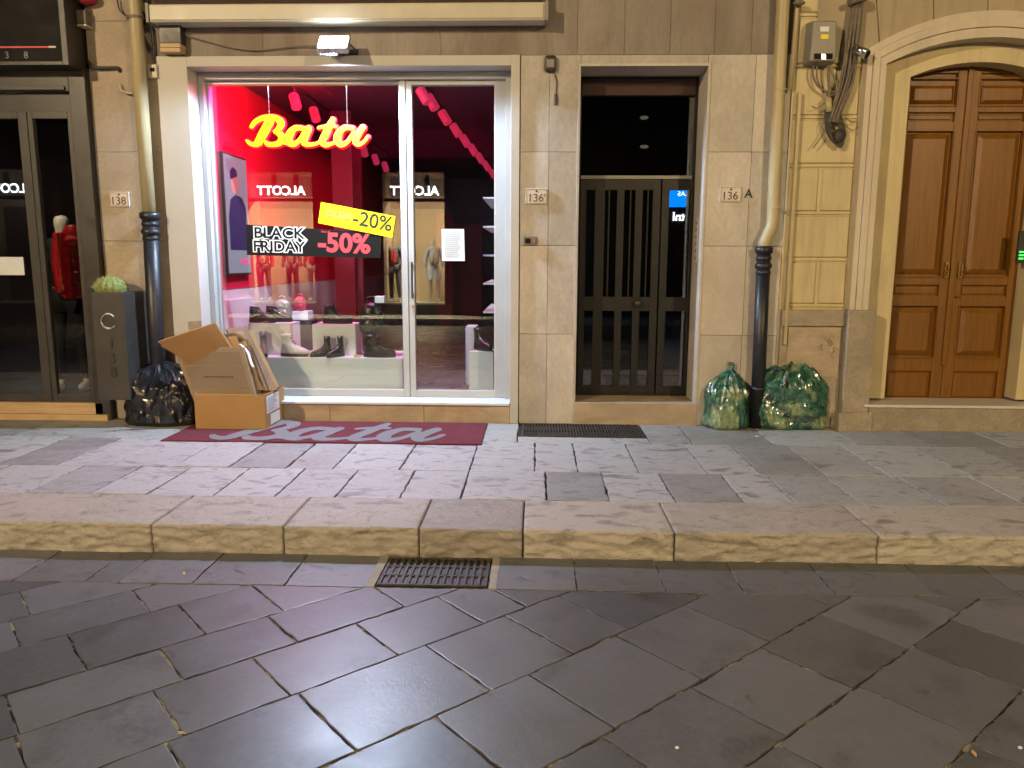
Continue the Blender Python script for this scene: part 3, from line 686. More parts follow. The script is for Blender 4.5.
# entrance door recess
YD = 7.14
zth = PZ(640, 402.5, WALL)
mb = MB(); tj = .03
mb.box(xD0-.022, xD0, WALL-.012, YD+.1, zth, zDt+.02).box(xD1, xD1+.022, WALL-.012, YD+.1, zth, zDt+.02).box(xD0, xD1, WALL-.011, YD+.1, zDt-.002, zDt+.02)
mb.build('door_reveal', 'travertine', bt, bevel=.002)
MB().box(xD0-.022, xD1+.022, WALL-.02, YD+.1, K-.02, zth-.001).build('threshold', 'sill_stone', bt, bevel=.004)
ed0, ed1 = xD0+.002, xD1-.002
zTr = PZ(640, 177, YD); zTt = zDt-.004
ent = thing('entrance_door', 'narrow dark metal entrance door with glazed slots and a blind transom window above', 'door', ((ed0+ed1)/2, YD, zth))
mb = MB(); frame(mb, ed0, ed1, zth, zTt, YD, YD+.06, .03, .03, .03, .02); fr = mb.build('frame', 'door_metal', ent, bevel=.002)
B(ed0+.03, ed1-.03, YD-.03, YD+.05, zTt-.16, zTt-.03).build('shutter_box', 'brown_fabric', ent)
B(ed0+.03, ed1-.03, YD-.015, YD+.05, zTr-.018, zTr+.012).build('transom_bar', 'grey_plastic', ent, bevel=.002)
B(ed0+.03, ed1-.03, YD+.02, YD+.026, zTr+.012, zTt-.03).build('transom_pane', 'dark_glass', ent)
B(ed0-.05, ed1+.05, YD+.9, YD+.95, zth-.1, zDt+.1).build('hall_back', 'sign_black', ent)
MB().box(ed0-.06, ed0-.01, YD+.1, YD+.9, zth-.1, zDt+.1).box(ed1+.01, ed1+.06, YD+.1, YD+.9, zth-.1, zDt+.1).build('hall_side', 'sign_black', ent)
def dx(p): return PX(p, 300, YD)
def dz(p): return PZ(640, p, YD)
zlo, zhi = zth+.022, zTr-.02
def door_leaf(x0, x1, slots, name):
    mb = MB(); ya, ybk = YD-.012, YD+.035
    xs = [x0]+[v for s_ in slots for v in s_]+[x1]
    for i in range(0, len(xs), 2): mb.box(xs[i], xs[i+1], ya, ybk, zlo, zhi)
    for s0, s1 in slots:
        for za, zb in ((zlo, dz(386)), (dz(311), dz(297)), (dz(190), zhi)): mb.box(s0, s1, ya+.001, ybk, za, zb)
    lf = mb.build(name, 'door_metal', ent, bevel=.002)
    B(x0+.01, x1-.01, YD+.008, YD+.014, zlo+.03, zhi-.03).build('pane', 'dark_glass', lf); 
    mb = MB()
    for s0, s1 in slots:
        for za, zb in ((dz(386), dz(311)), (dz(297), dz(190))):
            mb.box(s0-.004, s0+.004, ya-.006, ya-.0005, za, zb).box(s1-.004, s1+.004, ya-.006, ya-.0005, za, zb)
    mb.build('bead', 'door_metal', lf)
    return lf
lf = door_leaf(ed0+.032, dx(657), [(dx(584), dx(593.5)), (dx(602), dx(615)), (dx(621), dx(633)), (dx(639), dx(650))], 'leaf')
door_leaf(dx(658.5), ed1-.032, [(dx(665), dx(688.5))], 'side_leaf')
mb = MB()
for p in (607, 628, 645): mb.tube([(dx(p), YD+.002, dz(297)), (dx(p), YD+.002, dz(190))], .007)
mb.build('bar', 'door_metal', lf)
kx_, kz_ = dx(637), dz(303); MB().tube([(kx_, YD-.012, kz_), (kx_, YD-.05, kz_)], .014).ball((kx_, YD-.07, kz_), .033, .02, .033).build('knob', 'dark_bronze', lf, smooth=True)
# lobby mail boxes glimpsed low behind the slots
# ------------------------------------------------------------------ dark store front on the left
YL = 6.74
ls = thing('dark_storefront', 'dark metal storefront with two glazed door leaves and a wooden step, at the left edge', 'building', (-5.2, YL, K))
LX1 = PX(100, 250, YL)
zLt = PZ(60, 68, YL)
def lx(p, py=250): return PX(p, py, YL)
def lz(p): return PZ(60, p, YL)
mb = MB(); yl0, yl1 = YL-.03, YL+.30
mb.box(lx(84), LX1, yl0, yl1, K, zLt).box(-9.4, lx(84), yl0+.001, yl1, lz(92), zLt-.0005)
mb.build('portal', 'dark_bronze', ls, bevel=.004)
B(-9.4, lx(84)-.03, yl0-.02, yl0-.001, lz(91), lz(87)).build('drip_rail', 'grey_metal', ls, bevel=.002)
MB().box(-9.4, lx(84), YL+.03, YL+.1, lz(111), lz(92)-.001).build('head_panel', 'dark_bronze', ls)
zLb = lz(402)
def gleaf(x0, x1, wl, wr, name='door_leaf'):
    mb = MB(); frame(mb, x0, x1, zLb, lz(111)-.003, YL+.01, YL+.06, wl, wr, lz(118)-lz(125), .07); o = mb.build(name, 'grey_metal', ls, bevel=.003)
    B(x0+.01, x1-.01, YL+.03, YL+.036, zLb+.02, lz(114)).build('pane', 'store_glass', o); return o
gleaf(lx(38.5), lx(84)-.002, lx(43.5)-lx(38.5), lx(84)-.002-lx(77.5)); gleaf(lx(38)-1.06, lx(38), .08, lx(38)-lx(29)); gleaf(lx(38)-2.2, lx(38)-1.08, .08, .08); 
mb = MB().box(-9.4, LX1-.02, YL-.06, YL+.3, K, K+.055).box(-9.4, LX1-.07, YL-.03, YL+.3, K+.0555, zLb-.002)
mb.build('wooden_step', 'raw_wood', ls, bevel=.003)
B(-9.4, LX1+.05, YL+.3, YL+4.5, K, zLb-.03).build('floor', 'shop_dark', ls); B(-9.4, LX1+.3, YL+4.5, YL+4.6, K, 3.9).build('back_wall', 'shop_dark', ls)
B(LX1+.0, LX1+.06, YL+.3, YL+4.5, K, 3.9).build('side_wall', 'shop_dark', ls); B(-9.4, LX1+.3, YL+.31, YL+4.5, 3.5, 3.6).build('ceiling', 'shop_dark', ls)
B(-9.5, LX1-.02, YL+.04, YL+.3, zLt, PZ(60, 8, WALL)+.62).build('fascia', 'dark_bronze', ls)
sb = thing('shop_fascia_sign', 'black sign box with small numerals and a red line above the dark storefront', 'sign', (-5.4, 6.6, PZ(30, 65, 6.55)))
ys = 6.52; x1_ = PX(66, 30, ys); mb = MB(); frame(mb, -8.5, x1_, PZ(30, 65, ys), PZ(30, 65, ys)+1.6, ys, YL+.03, .05, .05, .05, .03); mb.build('frame', 'dark_bronze', sb, bevel=.003)
B(-8.45, x1_-.05, ys+.015, ys+.03, PZ(30, 65, ys)+.03, PZ(30, 65, ys)+1.55).build('panel', 'sign_black', sb)
B(-8.2, PX(48, 46, ys), ys+.008, ys+.014, PZ(30, 47, ys)-.004, PZ(30, 47, ys)+.008).build('red_line', 'poster_red', sb)
B(PX(48, 46, ys), PX(55, 46, ys), ys+.008, ys+.014, PZ(30, 47, ys)-.004, PZ(30, 47, ys)+.010).build('line_tip', 'marble_plaque', sb)
for ch, p in (('3', 6), ('8', 25), ('1', -13)): link(text_mesh(ch, .075, face_cam(PX(p, 55, ys), ys+.012, PZ(10, 55, ys))), 'digit', 'grey_plastic', sb)

# ------------------------------------------------------------------ yellow building on the right
YY = 6.75; xY0 = xE+.001
by = thing('yellow_building', 'yellow stucco building with cream arched door surround and granite plinth', 'building', (4, YY, K))
PXc = lambda p, py, Y: PX(p, py, Y)
YB = 6.66                                                   # front of the cream surround
sx0 = PX(862, 150, YB); si0 = PX(881, 150, YB)
cx_ = PX(953, 240, 7.02)
def arch(x0, zb, zs, zt, n=24):                             # left half-width from x0 to cx_, symmetrical
    hw = cx_-x0; r = (hw*hw+(zt-zs)**2)/(2*(zt-zs)); a0 = math.asin(min(1, hw/r)); pts = [(x0, zb)]
    for i in range(n+1):
        a = -a0+2*a0*i/n; pts.append((cx_+r*sin(a), zt-r+r*cos(a)))
    pts.append((cx_+hw, zb)); return pts
def arch_band(mb, A, Bp, y0, y1, yin=None, mi=0):
    """face between outer profile A and inner profile B at y0; inner reveal back to yin; outer side back to y1"""
    yin = yin or y1
    n = len(A); vs = [(x, y0, z) for x, z in A]+[(x, y0, z) for x, z in Bp]+[(x, y1, z) for x, z in A]+[(x, yin, z) for x, z in Bp]
    fs = []
    for i in range(n-1):
        fs += [(i, n+i, n+i+1, i+1), (2*n+i, i, i+1, 2*n+i+1), (n+i, 3*n+i, 3*n+i+1, n+i+1)]
    mb.add(vs, fs, mi)
zG = PZ(860, 310, YB)                                      # top of granite
A0 = arch(sx0, zG, PZ(867, 48, YB), PZ(990, 9.5, YB)); B0 = arch(si0, zG, PZ(886, 63, YB), PZ(990, 36.5, YB))
def lerp(A, Bp, t): return [(a[0]+(b_[0]-a[0])*t, a[1]+(b_[1]-a[1])*t) for a, b_ in zip(A, Bp)]
mb = MB(); arch_band(mb, A0, lerp(A0, B0, .28), YB+.018, YY+.05); arch_band(mb, lerp(A0, B0, .30), lerp(A0, B0, .62), YB, YB+.03); arch_band(mb, lerp(A0, B0, .64), B0, YB+.014, YB+.03, YB+.17)
arch_band(mb, lerp(A0, B0, .27), lerp(A0, B0, .66), YB+.03, YB+.04)
mb.build('door_surround', 'cream_stucco', by)
Y2 = YB+.17; i20 = PX(883, 150, Y2)-.1
zth2 = PZ(940, 405, YB-.02)
A1 = arch(si0-.03, zth2+.02, PZ(886, 62, YB), PZ(990, 36, YB)+.02); d0 = PX(904.5, 150, Y2); B1 = arch(d0, zth2+.02, PZ(908, 77, Y2), PZ(971, 62, Y2))
Y3 = 7.02
mb = MB(); arch_band(mb, A1, B1, Y2, Y2+.05, Y3+.02); mb.build('inner_surround', 'yellow_stucco', by)
# granite: piers, plinth, cap band, panel
gx0 = PX(848, 330, YB-.03); gx1 = PX(875, 330, YB-.03)
mb = MB(); hi_ = 2*cx_
for s_ in (0, 1):
    f = (lambda x: hi_-x) if s_ else (lambda x: x)
    a, b_ = sorted((f(gx0), f(gx1))); mb.box(a, b_, YB-.03, Y2+.04, K, zG-.002)
    a, b_ = sorted((f(gx0-.03), f(gx1+.03))); mb.box(a, b_, YB-.05, Y2-.01, K-.01, K+.16)
mb.each('granite_pier', 'granite', by, k=2, bevel=.006)
mb = MB().box(gx1+.005, hi_-gx1-.005, YB-.035, Y3+.2, K-.01, zth2-.022); mb.build('door_step', 'granite', by, bevel=.005)
B(gx1-.04, hi_-gx1+.04, YB-.055, Y3+.2, zth2-.0215, zth2).build('marble_threshold', 'marble_plaque', by, bevel=.003)
YP = 6.72
mb = MB(); pc0 = xY0+.01; pcz = PZ(820, 310, YP); pcb = PZ(820, 326, YP)
mb.box(pc0, gx0-.002, YP-.02, YY+.1, pcb, pcz)
q0, q1, qz0, qz1 = PX(787, 350, YP), PX(840, 350, YP), PZ(815, 377, YP), PZ(815, 327.5, YP)
mb.box(pc0, gx0-.002, YP+.005, YY+.1, K, pcb-.002)
mb.build('plinth', 'granite', by, bevel=.004)
B(q0, q1, YP-.004, YP+.004, qz0, qz1).build('access_panel', 'grey_plastic' if False else 'sill_stone', by, bevel=.003)
mb = MB()
for i in range(5):
    x = PX(822+i*3.4, 345, YP); link(text_mesh('·:|+', .03, face_cam(x, YP-.005, PZ(820, 342+(i % 3), YP))), 'graffiti', 'plaque_ink', by) if False else None
# stucco courses: recessed ground with raised blocks and double grooves
B(xY0, 2*cx_-sx0+1.4, YY+.012, YY+.3, zG-.4, TOP-.4).build('wall', 'yellow_stucco', by) if False else None
mb = MB(); bkx1 = sx0+.03; rx0 = 2*cx_-sx0-.03
mb.box(xY0, bkx1+.04, YY+.012, YY+.35, K, TOP)
mb.box(rx0-.04, rx0+3.0, YY+.012, YY+.35, K, TOP)
mb.box(bkx1+.04, rx0-.04, YY+.012, YY+.35, PZ(990, 9.5, YB)-.03, TOP)
wl_ = mb.build('wall', 'yellow_stucco', by)
# spandrels left and right of the arch crown
Ao = [p for p in A0 if p[1] > zG+.1]; ztop = PZ(990, 9.5, YB)-.03
mb = MB(); n = len(Ao); vs = [(x, YY+.013, z-.02) for x, z in Ao]+[(x, YY+.013, ztop+.02) for x, z in Ao]; mb.add(vs, [(i, i+1, n+i+1, n+i) for i in range(n-1)]); mb.build('spandrel', 'yellow_stucco', by)
ly = [-34, 15, 66, 117.5, 166, 213.5, 260, 306]
cz = [PZ(820, v, YY) for v in ly]
mb = MB(); bx0 = xY0+.018
def block(x0, x1, z0, z1):
    e = .012; mb.hexa([(x0, YY+.012, z0), (x1, YY+.012, z0), (x1, YY+.012, z1), (x0, YY+.012, z1)] and
        [(x0, YY+.013, z0), (x1, YY+.013, z0), (x1-e, YY-.006, z0+e), (x0+e, YY-.006, z0+e), (x0, YY+.013, z1), (x1, YY+.013, z1), (x1-e, YY-.006, z1-e), (x0+e, YY-.006, z1-e)])
for i in range(len(ly)-1):
    za, zb = cz[i+1]+.017, cz[i]-.017
    xr = PX(857, (ly[i]+ly[i+1])/2, YY)-.0
    xr = sx0-.02
    sp = {1: None, 2: 837, 4: 819.5, 6: 817, 0: 833}.get(i)
    if sp:
        xm = PX(sp, (ly[i]+ly[i+1])/2, YY); block(bx0, xm-.012, za, zb); block(xm+.012, xr, za, zb)
    else: block(bx0, xr, za, zb)
    for q in (bx0,):
        mb.box(bx0, xr, YY-.002, YY+.0125, cz[i+1]-.007, cz[i+1]+.007)
    # right of the arch
    block(rx0+.05, rx0+2.9, za, zb)
mb.each('rusticated_block', 'yellow_stucco', by)
mb = MB(); r0_ = (cx_-sx0)
arcR = [p for p in A0 if p[1] > PZ(867, 60, YB)]
for k in range(6):
    xa = max(xY0+.16, cx_-1.3+.42*k+.003) if k else xY0+.16; xb = cx_-1.3+.42*(k+1)-.003
    def zarch(x):
        for p, q in zip(arcR[:-1], arcR[1:]):
            if p[0] <= x <= q[0]: return p[1]+(q[1]-p[1])*(x-p[0])/(q[0]-p[0])-.01
        return arcR[0][1]-.05
    bot = [(xa+(xb-xa)*i/6, zarch(xa+(xb-xa)*i/6)) for i in range(7)]; ta = (xa-cx_)*.22 if k else 0; tb = (xb-cx_)*.22
    mb.prism_y(bot+[(xb+tb, 4.6), (xa+ta, 4.6)], YY-.008, YY+.0135)
mb.build('voussoir', 'upper_stucco', by, bevel=.004)
# wooden door, two leaves
wd = thing('wooden_door', 'tall arched double leaf brown wooden door with carved panels', 'door', (cx_, Y3, zth2))
dw0 = d0-.02; dw1 = 2*cx_-d0+.02; xm = PX(958, 240, Y3); xm = (dw0+dw1)/2
zTop = PZ(971, 62, Y2)+.05
def wz(p): return PZ(950, p, Y3)
for s_ in (-1, 1):
    x0, x1 = (d0+.003, xm-.002) if s_ < 0 else (xm+.002, 2*cx_-d0-.003)
    mb = MB(); yf = Y3-.03; st = .075
    xa, xb = x0+st+(.02 if s_ > 0 else .0), x1-st-(.02 if s_ < 0 else 0)
    # stiles and rails
    mb.box(x0, xa, yf, Y3+.02, zth2+.006, zTop).box(xb, x1, yf, Y3+.02, zth2+.006, zTop)
    rails = [(zth2+.006, wz(399)), (wz(371), wz(357)), (wz(306), wz(296)), (wz(285), wz(276)), (wz(132), wz(122)), (wz(113), wz(107) if False else wz(106)), (wz(74), zTop)]
    for za, zb in rails: mb.box(xa, xb, yf+.001, Y3+.02, za, zb)
    mb.box(xa, xb, Y3, Y3+.015, zth2+.006, zTop)
    lf_ = mb.build('door_leaf', 'door_wood', wd, bevel=.004)
    mb = MB()
    def rp(za, zb, ins=.035, raise_=.026):
        e = .012
        mb.hexa([(xa+e, Y3, za+e), (xb-e, Y3, za+e), (xb-e-ins, Y3-raise_, za+e+ins), (xa+e+ins, Y3-raise_, za+e+ins), (xa+e, Y3, zb-e), (xb-e, Y3, zb-e), (xb-e-ins, Y3-raise_, zb-e-ins), (xa+e+ins, Y3-raise_, zb-e-ins)])
    rp(wz(276), wz(132), .05, .03); rp(wz(357), wz(306), .05, .03); rp(wz(399), wz(371), .015, .012); rp(wz(106), wz(84), .03, .03); rp(wz(296), wz(285), .008, .01); rp(wz(122), wz(113), .008, .01)
    # moulding frames round the big panels
    for za, zb in ((wz(276), wz(132)), (wz(357), wz(306)), (wz(106), wz(80))):
        frame(mb, xa-.012, xb+.012, za-.012, zb+.012, yf-.010, yf+.0005, .012, .012, .012, .012)
    mb.build('carved_panel', 'door_wood', lf_, bevel=.003)
    hxx = PX(944 if s_ < 0 else 957.5, 270, Y3); MB().box(hxx-.016, hxx+.016, yf-.022, yf-.012, wz(278), wz(262)).box(hxx-.008, hxx+.008, yf-.05, yf-.022, wz(276), wz(264)).build('handle', 'brass', lf_, bevel=.003)
    if s_ > 0: MB().tube([(PX(955, 296, Y3), yf-.012, wz(296)), (PX(955, 296, Y3), yf-.024, wz(296))], .016).build('lock', 'brass', lf_)
B(xm-.022, xm+.022, Y3-.048, Y3-.0325, zth2+.3, zTop).build('cover_strip', 'door_wood', wd, bevel=.005)
# ------------------------------------------------------------------ street front opposite (seen mirrored in the glass)
YO = -6.45
bo = thing('opposite_store', 'dark store front across the street with lit windows, seen mirrored in the glass', 'building', (0, YO, K))
YL2 = 2*6.775-YO
def vx(px, Y=2*YG-YO): return PX(px, 240, Y)
wins = [(PX(-22, 240, YL2), PX(40, 240, YL2)), (vx(247), vx(314)), (vx(383.5), vx(444.5))]
zw0, zw1 = .42, 3.86
mb = MB(); xs_ = [-18.0]
for a, b_ in wins: xs_ += [a, b_]
xs_ += [9.5]
for i in range(0, len(xs_), 2): mb.box(xs_[i], xs_[i+1], YO-.4, YO, K, 9)
for a, b_ in wins: mb.box(a, b_, YO-.4, YO-.001, K, zw0).box(a, b_, YO-.4, YO-.001, zw1, 9)
mb.build('facade', 'dark_bronze', bo)
for a, b_ in wins:
    B(a, b_, YO-1.2, YO-1.1, zw0, 3.0).build('lit_back', 'window_beige' if a > -12 else 'shop_dark', bo); B(a, b_, YO-1.2, YO-1.1, 3.0, zw1).build('brown_back', 'window_brown', bo)
    B(a, b_, YO-.30, YO-.24, 3.13, 3.22).build('sign_rail', 'dark_bronze', bo)
    B(a, b_, YO-1.1, YO-.2, zw0-.02, zw0+.04).build('window_floor', 'laminate_white', bo)
    mb = MB()
    for q in (.35, .68):
        x = a+(b_-a)*q; mb.tube([(x, YO-.5, zw1-.02), (x, YO-.5, zw1-.28)], .07)
    mb.each('spotlight', 'sign_black', bo)
    MB().box(a-.05, a-.002, YO-1.2, YO-.401, zw0, zw1).box(b_+.002, b_+.05, YO-1.2, YO-.401, zw0, zw1).box(a-.05, b_+.05, YO-1.2, YO-.401, zw1+.002, zw1+.05).build('window_box', 'window_brown', bo)
    area('opposite_window_light', ((a+b_)/2, YO-.42, 3.0), ((a+b_)/2, YO-1.15, 1.5), 950 if a > -12 else 3, (1, .80, .50), 1.3, .12)
    link(text_mesh('ALCOTT', .33, Matrix.Translation(((a+b_)/2, YO-.22, 3.40)) @ Matrix.Rotation(pi, 4, 'Z') @ Matrix.Rotation(pi/2, 4, 'X'), extrude=.01, offset=.006, spacing=1.0, xs=1.0), 'letters', 'sign_white', bo)
# neighbour sign mirrored in the entrance door
so = thing('opposite_blue_sign', 'blue lit bank sign and white lettering across the street, mirrored in the entrance door', 'sign', (vx(680, 2*YD-YO), YO, 3))
YDv = 2*YD-YO
B(vx(668, YDv), vx(689, YDv), YO+.002, YO+.06, PZ(680, 207, YDv), PZ(680, 190, YDv)).build('panel', 'sign_blue', so)
link(text_mesh('LAS', .17, Matrix.Translation((vx(681, YDv), YO+.062, PZ(680, 194, YDv))) @ Matrix.Rotation(pi, 4, 'Z') @ Matrix.Rotation(pi/2, 4, 'X')), 'panel_letters', 'sign_white', so)
link(text_mesh('tnI', .30, Matrix.Translation((vx(677.5, YDv), YO+.04, PZ(680, 217, YDv))) @ Matrix.Rotation(pi, 4, 'Z') @ Matrix.Rotation(pi/2, 4, 'X'), offset=.008), 'letters', 'sign_white', so)
# ------------------------------------------------------------------ things fixed to the walls
# awning cassette
ya = WALL-.19
ax0, ax1 = PX(149, 12, ya), PX(545, 12, ya); az0, az1 = PZ(345, 21, ya), PZ(345, 3, ya)
t = thing('awning_cassette', 'long cream closed awning cassette mounted above the shop window', 'awning', ((ax0+ax1)/2, ya, az0))
MB().box(ax0, ax1, ya, WALL-.03, az0, az1).build('cassette', 'awning_cream', t, bevel=.008)
MB().box(ax0+.01, ax1-.015, ya-.012, ya-.001, az0+.012, az1-.012).build('front_bar', 'awning_cream', t, bevel=.004)
MB().box(ax1+.001, ax1+.028, ya-.008, WALL-.04, az0-.006, az1+.01).box(ax0-.028, ax0-.001, ya-.008, WALL-.04, az0-.006, az1+.01).each('end_cap', 'grey_plastic', t, bevel=.004)
MB().box(ax0+.02, ax1-.02, ya+.03, WALL-.03, az1+.001, az1+.12).build('cover', 'brown_fabric', t)
# floodlight
fx, fy, fz = FLOOD; fy -= .06
t = thing('floodlight', 'lit white floodlight on a short bracket above the shop window', 'lamp', (fx, WALL, fz))
R_ = Matrix.Translation((fx, fy, fz+.02)) @ Matrix.Rotation(radians(-42), 4, 'X')
MB().box(-.13, .13, -.03, .02, -.085, .085, mat=R_).build('housing', 'silver', t, bevel=.008)
mb = MB()
for k in range(9): mb.box(-.115+k*.0275, -.109+k*.0275, .021, .045, -.07, .07, mat=R_)
mb.build('cooling_rib', 'dark_plastic', t)
MB().box(-.115, .115, -.0345, -.031, -.07, .07, mat=R_).build('glass_face', 'lamp_face', t)
MB().tube([(fx-.14, fy, fz+.02), (fx-.14, WALL-.05, fz+.02), (fx-.14, WALL-.02, fz+.02)], .009).tube([(fx+.14, fy, fz+.02), (fx+.14, WALL-.02, fz+.02)], .009).box(fx-.15, fx+.15, WALL-.02, WALL-.001, fz, fz+.04).build('bracket', 'dark_plastic', t)
# its cable to a junction cabinet beside the awning
t = thing('junction_cabinet', 'small open grey junction box with a wooden base, left of the floodlight', 'box', (PX(168, 50, WALL-.05), WALL, PZ(168, 52, WALL-.05)))
jx0, jx1, jz0, jz1 = PX(159, 40, WALL-.1), PX(181, 40, WALL-.1), PZ(168, 52, WALL-.1), PZ(168, 23, WALL-.1)
B(jx0, jx1, WALL-.1, WALL-.002, jz0+.07, jz1).build('cabinet', 'dark_plastic', t, bevel=.005)
MB().box(jx0+.01, jx1-.005, WALL-.11, WALL-.002, jz0+.035, jz0+.068).box(jx0+.005, jx1-.01, WALL-.105, WALL-.002, jz0, jz0+.033).build('wooden_base', 'raw_wood', t, bevel=.003)
tag(MB().tube(bezpath([(jx0+.06, WALL-.06, jz1-.02), (PX(200, 38, WALL), WALL-.03, PZ(200, 40, WALL)), (PX(250, 50, WALL), WALL-.02, PZ(250, 51, WALL)), (PX(300, 45, WALL), WALL-.03, PZ(300, 47, WALL)), (fx-.1, WALL-.05, fz+.05)]), .005, n=6).build('cable', 'cable_grey', loc=(jx0, WALL, jz1)), 'thin grey cable sagging from the junction box to the floodlight', 'cable')
# downpipe left: cream pipe into black iron shoe, slightly leaning
Yp = WALL-.10
def pipe(name, label, pts_up, pts_low, ru, rl, group):
    t = thing(name, label, 'pipe', (pts_low[-1][0], pts_low[-1][1], pts_low[-1][2]), group)
    MB().tube(pts_up, ru, n=20).build('upper_pipe', 'cream_pipe', t, smooth=True)
    mb = MB(); mb.tube(pts_low, rl, n=24); a = Vector(pts_low[0]); d = (Vector(pts_low[-1])-a).normalized()
    for dd, rr_, h in ((0, 1.28, .045), (.07, 1.12, .02), (.135, 1.22, .03), (.19, 1.10, .015)):
        p = a+d*dd; mb.tube([p-d*h/2-d*.01, p-d*h/2, p+d*h/2, p+d*h/2+d*.01], [rl*1.0, rl*rr_, rl*rr_, rl*1.0], n=24)
    for dd in ((Vector(pts_low[-1])-a).length-.35,):
        p = a+d*dd; mb.tube([p-d*.015, p+d*.015], rl*1.12, n=24)
    mb.build('iron_pipe', 'black_iron', t, smooth=True); return t
def pt(px, py, Y): x, z = P(px, py, Y); return (x, Y, z)
tp = pipe('downpipe', 'cream downpipe with long black iron foot, behind the black garbage bag', [pt(134, 0, Yp)[:2]+(4.6,), pt(134.5, 0, Yp), pt(149.5, 218, Yp)], [pt(150, 216, Yp), pt(157, 345, Yp)[:2]+(1.0,), (pt(157, 345, Yp)[0], Yp, K)], .055, .066, 'downpipes')
mb = MB(); c = pt(135, 18, Yp); mb.tube([(c[0]-.07, Yp-.0, c[2]), (c[0]-.07, WALL, c[2])], .006).tube([(c[0]+.07, Yp, c[2]), (c[0]+.07, WALL, c[2])], .006).tube([(c[0], Yp, c[2]-.012), (c[0], Yp, c[2]+.012)], .061, n=20).build('bracket', 'cable_grey', tp)
Yq = WALL-.075
tq = pipe('downpipe', 'cream downpipe with an elbow above black iron foot, between the two green bags', [pt(784, -60, Yq), pt(783, 0, Yq), pt(773.5, 205, Yq), pt(773.0, 220, Yq), pt(771.5, 228, Yq), pt(766.5, 238, Yq), pt(764.5, 243, Yq), pt(764.5, 252, Yq)], [pt(764, 250, Yq), (pt(763.5, 300, Yq)[0], Yq, K)], .052, .058, 'downpipes')
mb = MB(); c = pt(774, 208, Yq)
for q in (208, 90): 
    c = pt(774+(208-q)*.045, q, Yq); mb.tube([(c[0], Yq, c[2]-.01), (c[0], Yq, c[2]+.01)], .058, n=20).tube([(c[0], Yq, c[2]), (c[0], WALL, c[2])], .008)
mb.each('bracket', 'cream_pipe', tq, k=2)
# two narrow conduits at the joint of the buildings
tag(MB().tube([pt(799, -30, 6.72), pt(797.5, 5, 6.72), pt(790.5, 90, 6.72)], .017).build('conduit', 'cream_pipe', loc=pt(792, 90, 6.72), smooth=True), 'thin cream conduit high beside the meter box', 'conduit', 'conduits at the joint of the buildings')
t = B(PX(786, 300, 6.70)-.0, PX(789.5, 300, 6.70), 6.695, 6.765, PZ(788, 345, 6.70), PZ(795, 92, 6.70)); 
c = t.build('cable_duct', 'cream_pipe', loc=(PX(789, 300, 6.7), 6.73, K), bevel=.005); tag(c, 'slim yellowish cable duct running down the seam between the buildings', 'duct')
# meter box
mx0, mx1, mz0, mz1 = PX(811.5, 40, 6.6), PX(837, 40, 6.6), PZ(824, 61, 6.6), PZ(824, 20.5, 6.6)
t = thing('meter_box', 'grey wall mounted meter box with a yellow sticker above looped cables', 'box', ((mx0+mx1)/2, 6.74, mz0))
MB().hexa([(mx0-.005, 6.6, mz0), (mx1+.005, 6.6, mz0), (mx1+.02, 6.74, mz0-.005), (mx0-.02, 6.74, mz0-.005), (mx0+.008, 6.6, mz1), (mx1-.008, 6.6, mz1), (mx1+.012, 6.74, mz1+.02), (mx0-.01, 6.74, mz1+.02)]).build('case', 'grey_plastic', t, bevel=.012)
xm_ = (mx0+mx1)/2; B(xm_-.03, xm_+.03, 6.594, 6.599, mz0+.165, mz0+.20).build('sticker', 'poster_yellow', t); B(xm_-.04, xm_+.03, 6.594, 6.599, mz0+.222, mz0+.26).build('label_plate', 'paper', t)
MB().box(mx0+.03, mx0+.085, 6.588, 6.599, mz0+.015, mz0+.055).box(mx1-.085, mx1-.03, 6.588, 6.599, mz0+.015, mz0+.055).each('window', 'sign_black', t)
B(xm_-.02, xm_+.02, 6.588, 6.599, mz0+.012, mz0+.05).build('keyhole', 'silver', t)
# cables
Yc = 6.68
t = thing('cable_bundle', 'thick dark bundle of old cables hanging in a loop beside the arch', 'cables', pt(838, 138, Yc), )
def cp(l): return bezpath([pt(a, b, Yc+(c[0] if c else 0)) for a, b, *c in l])
mb = MB()
for k in range(7):
    o_ = (k-3)*1.5; mb.tube(cp([(862+o_, -40), (858+o_, 0), (853+o_*1.2, 40, -.02*(k % 2)), (847+o_*1.4, 80, .015*(k % 3)), (836+o_*1.1, 112, -.02*(k % 2)), (833+o_, 122)]), .0105+.002*(k % 3), n=8)
mb.build('trunk_cables', 'cable_grey', t, smooth=True)
mb = MB()
for k in range(5):
    o_ = k*1.3; mb.tube(cp([(828+o_, 104), (825+o_, 116), (828+o_*.8, 134+k), (838+o_*.5, 145+k*.5), (845-o_*.3, 136), (842-o_, 120), (838+o_*.3, 108)]), .009, n=8)
mb.ball(pt(839, 136, Yc), .045, .03, .06); mb.build('loop_cables', 'cable_black', t, smooth=True)
mb = MB()
mb.tube(cp([(814, 62), (813, 75), (818, 86), (829, 92), (838, 90), (843, 84)]), .009, n=8).tube(cp([(817, 62), (817, 78), (823, 90), (833, 95), (839, 88)]), .006, n=8).tube(cp([(828, 66), (829, 90), (828, 112)]), .012, n=8).tube(cp([(829, 66), (835, 80), (839, 90)]), .006, n=8)
mb.build('thin_cables', 'cable_grey', t, smooth=True)
mb = MB(); mb.tube(cp([(826, 118), (822, 126), (824, 132), (819, 140), (813, 148)]), .005, n=6).tube(cp([(828, 100), (818, 108), (812, 106)]), .004, n=6).tube(cp([(846, 118), (852, 122), (858, 121)]), .004, n=6).tube(cp([(846, 126), (852, 130), (858, 128)]), .003, n=6)
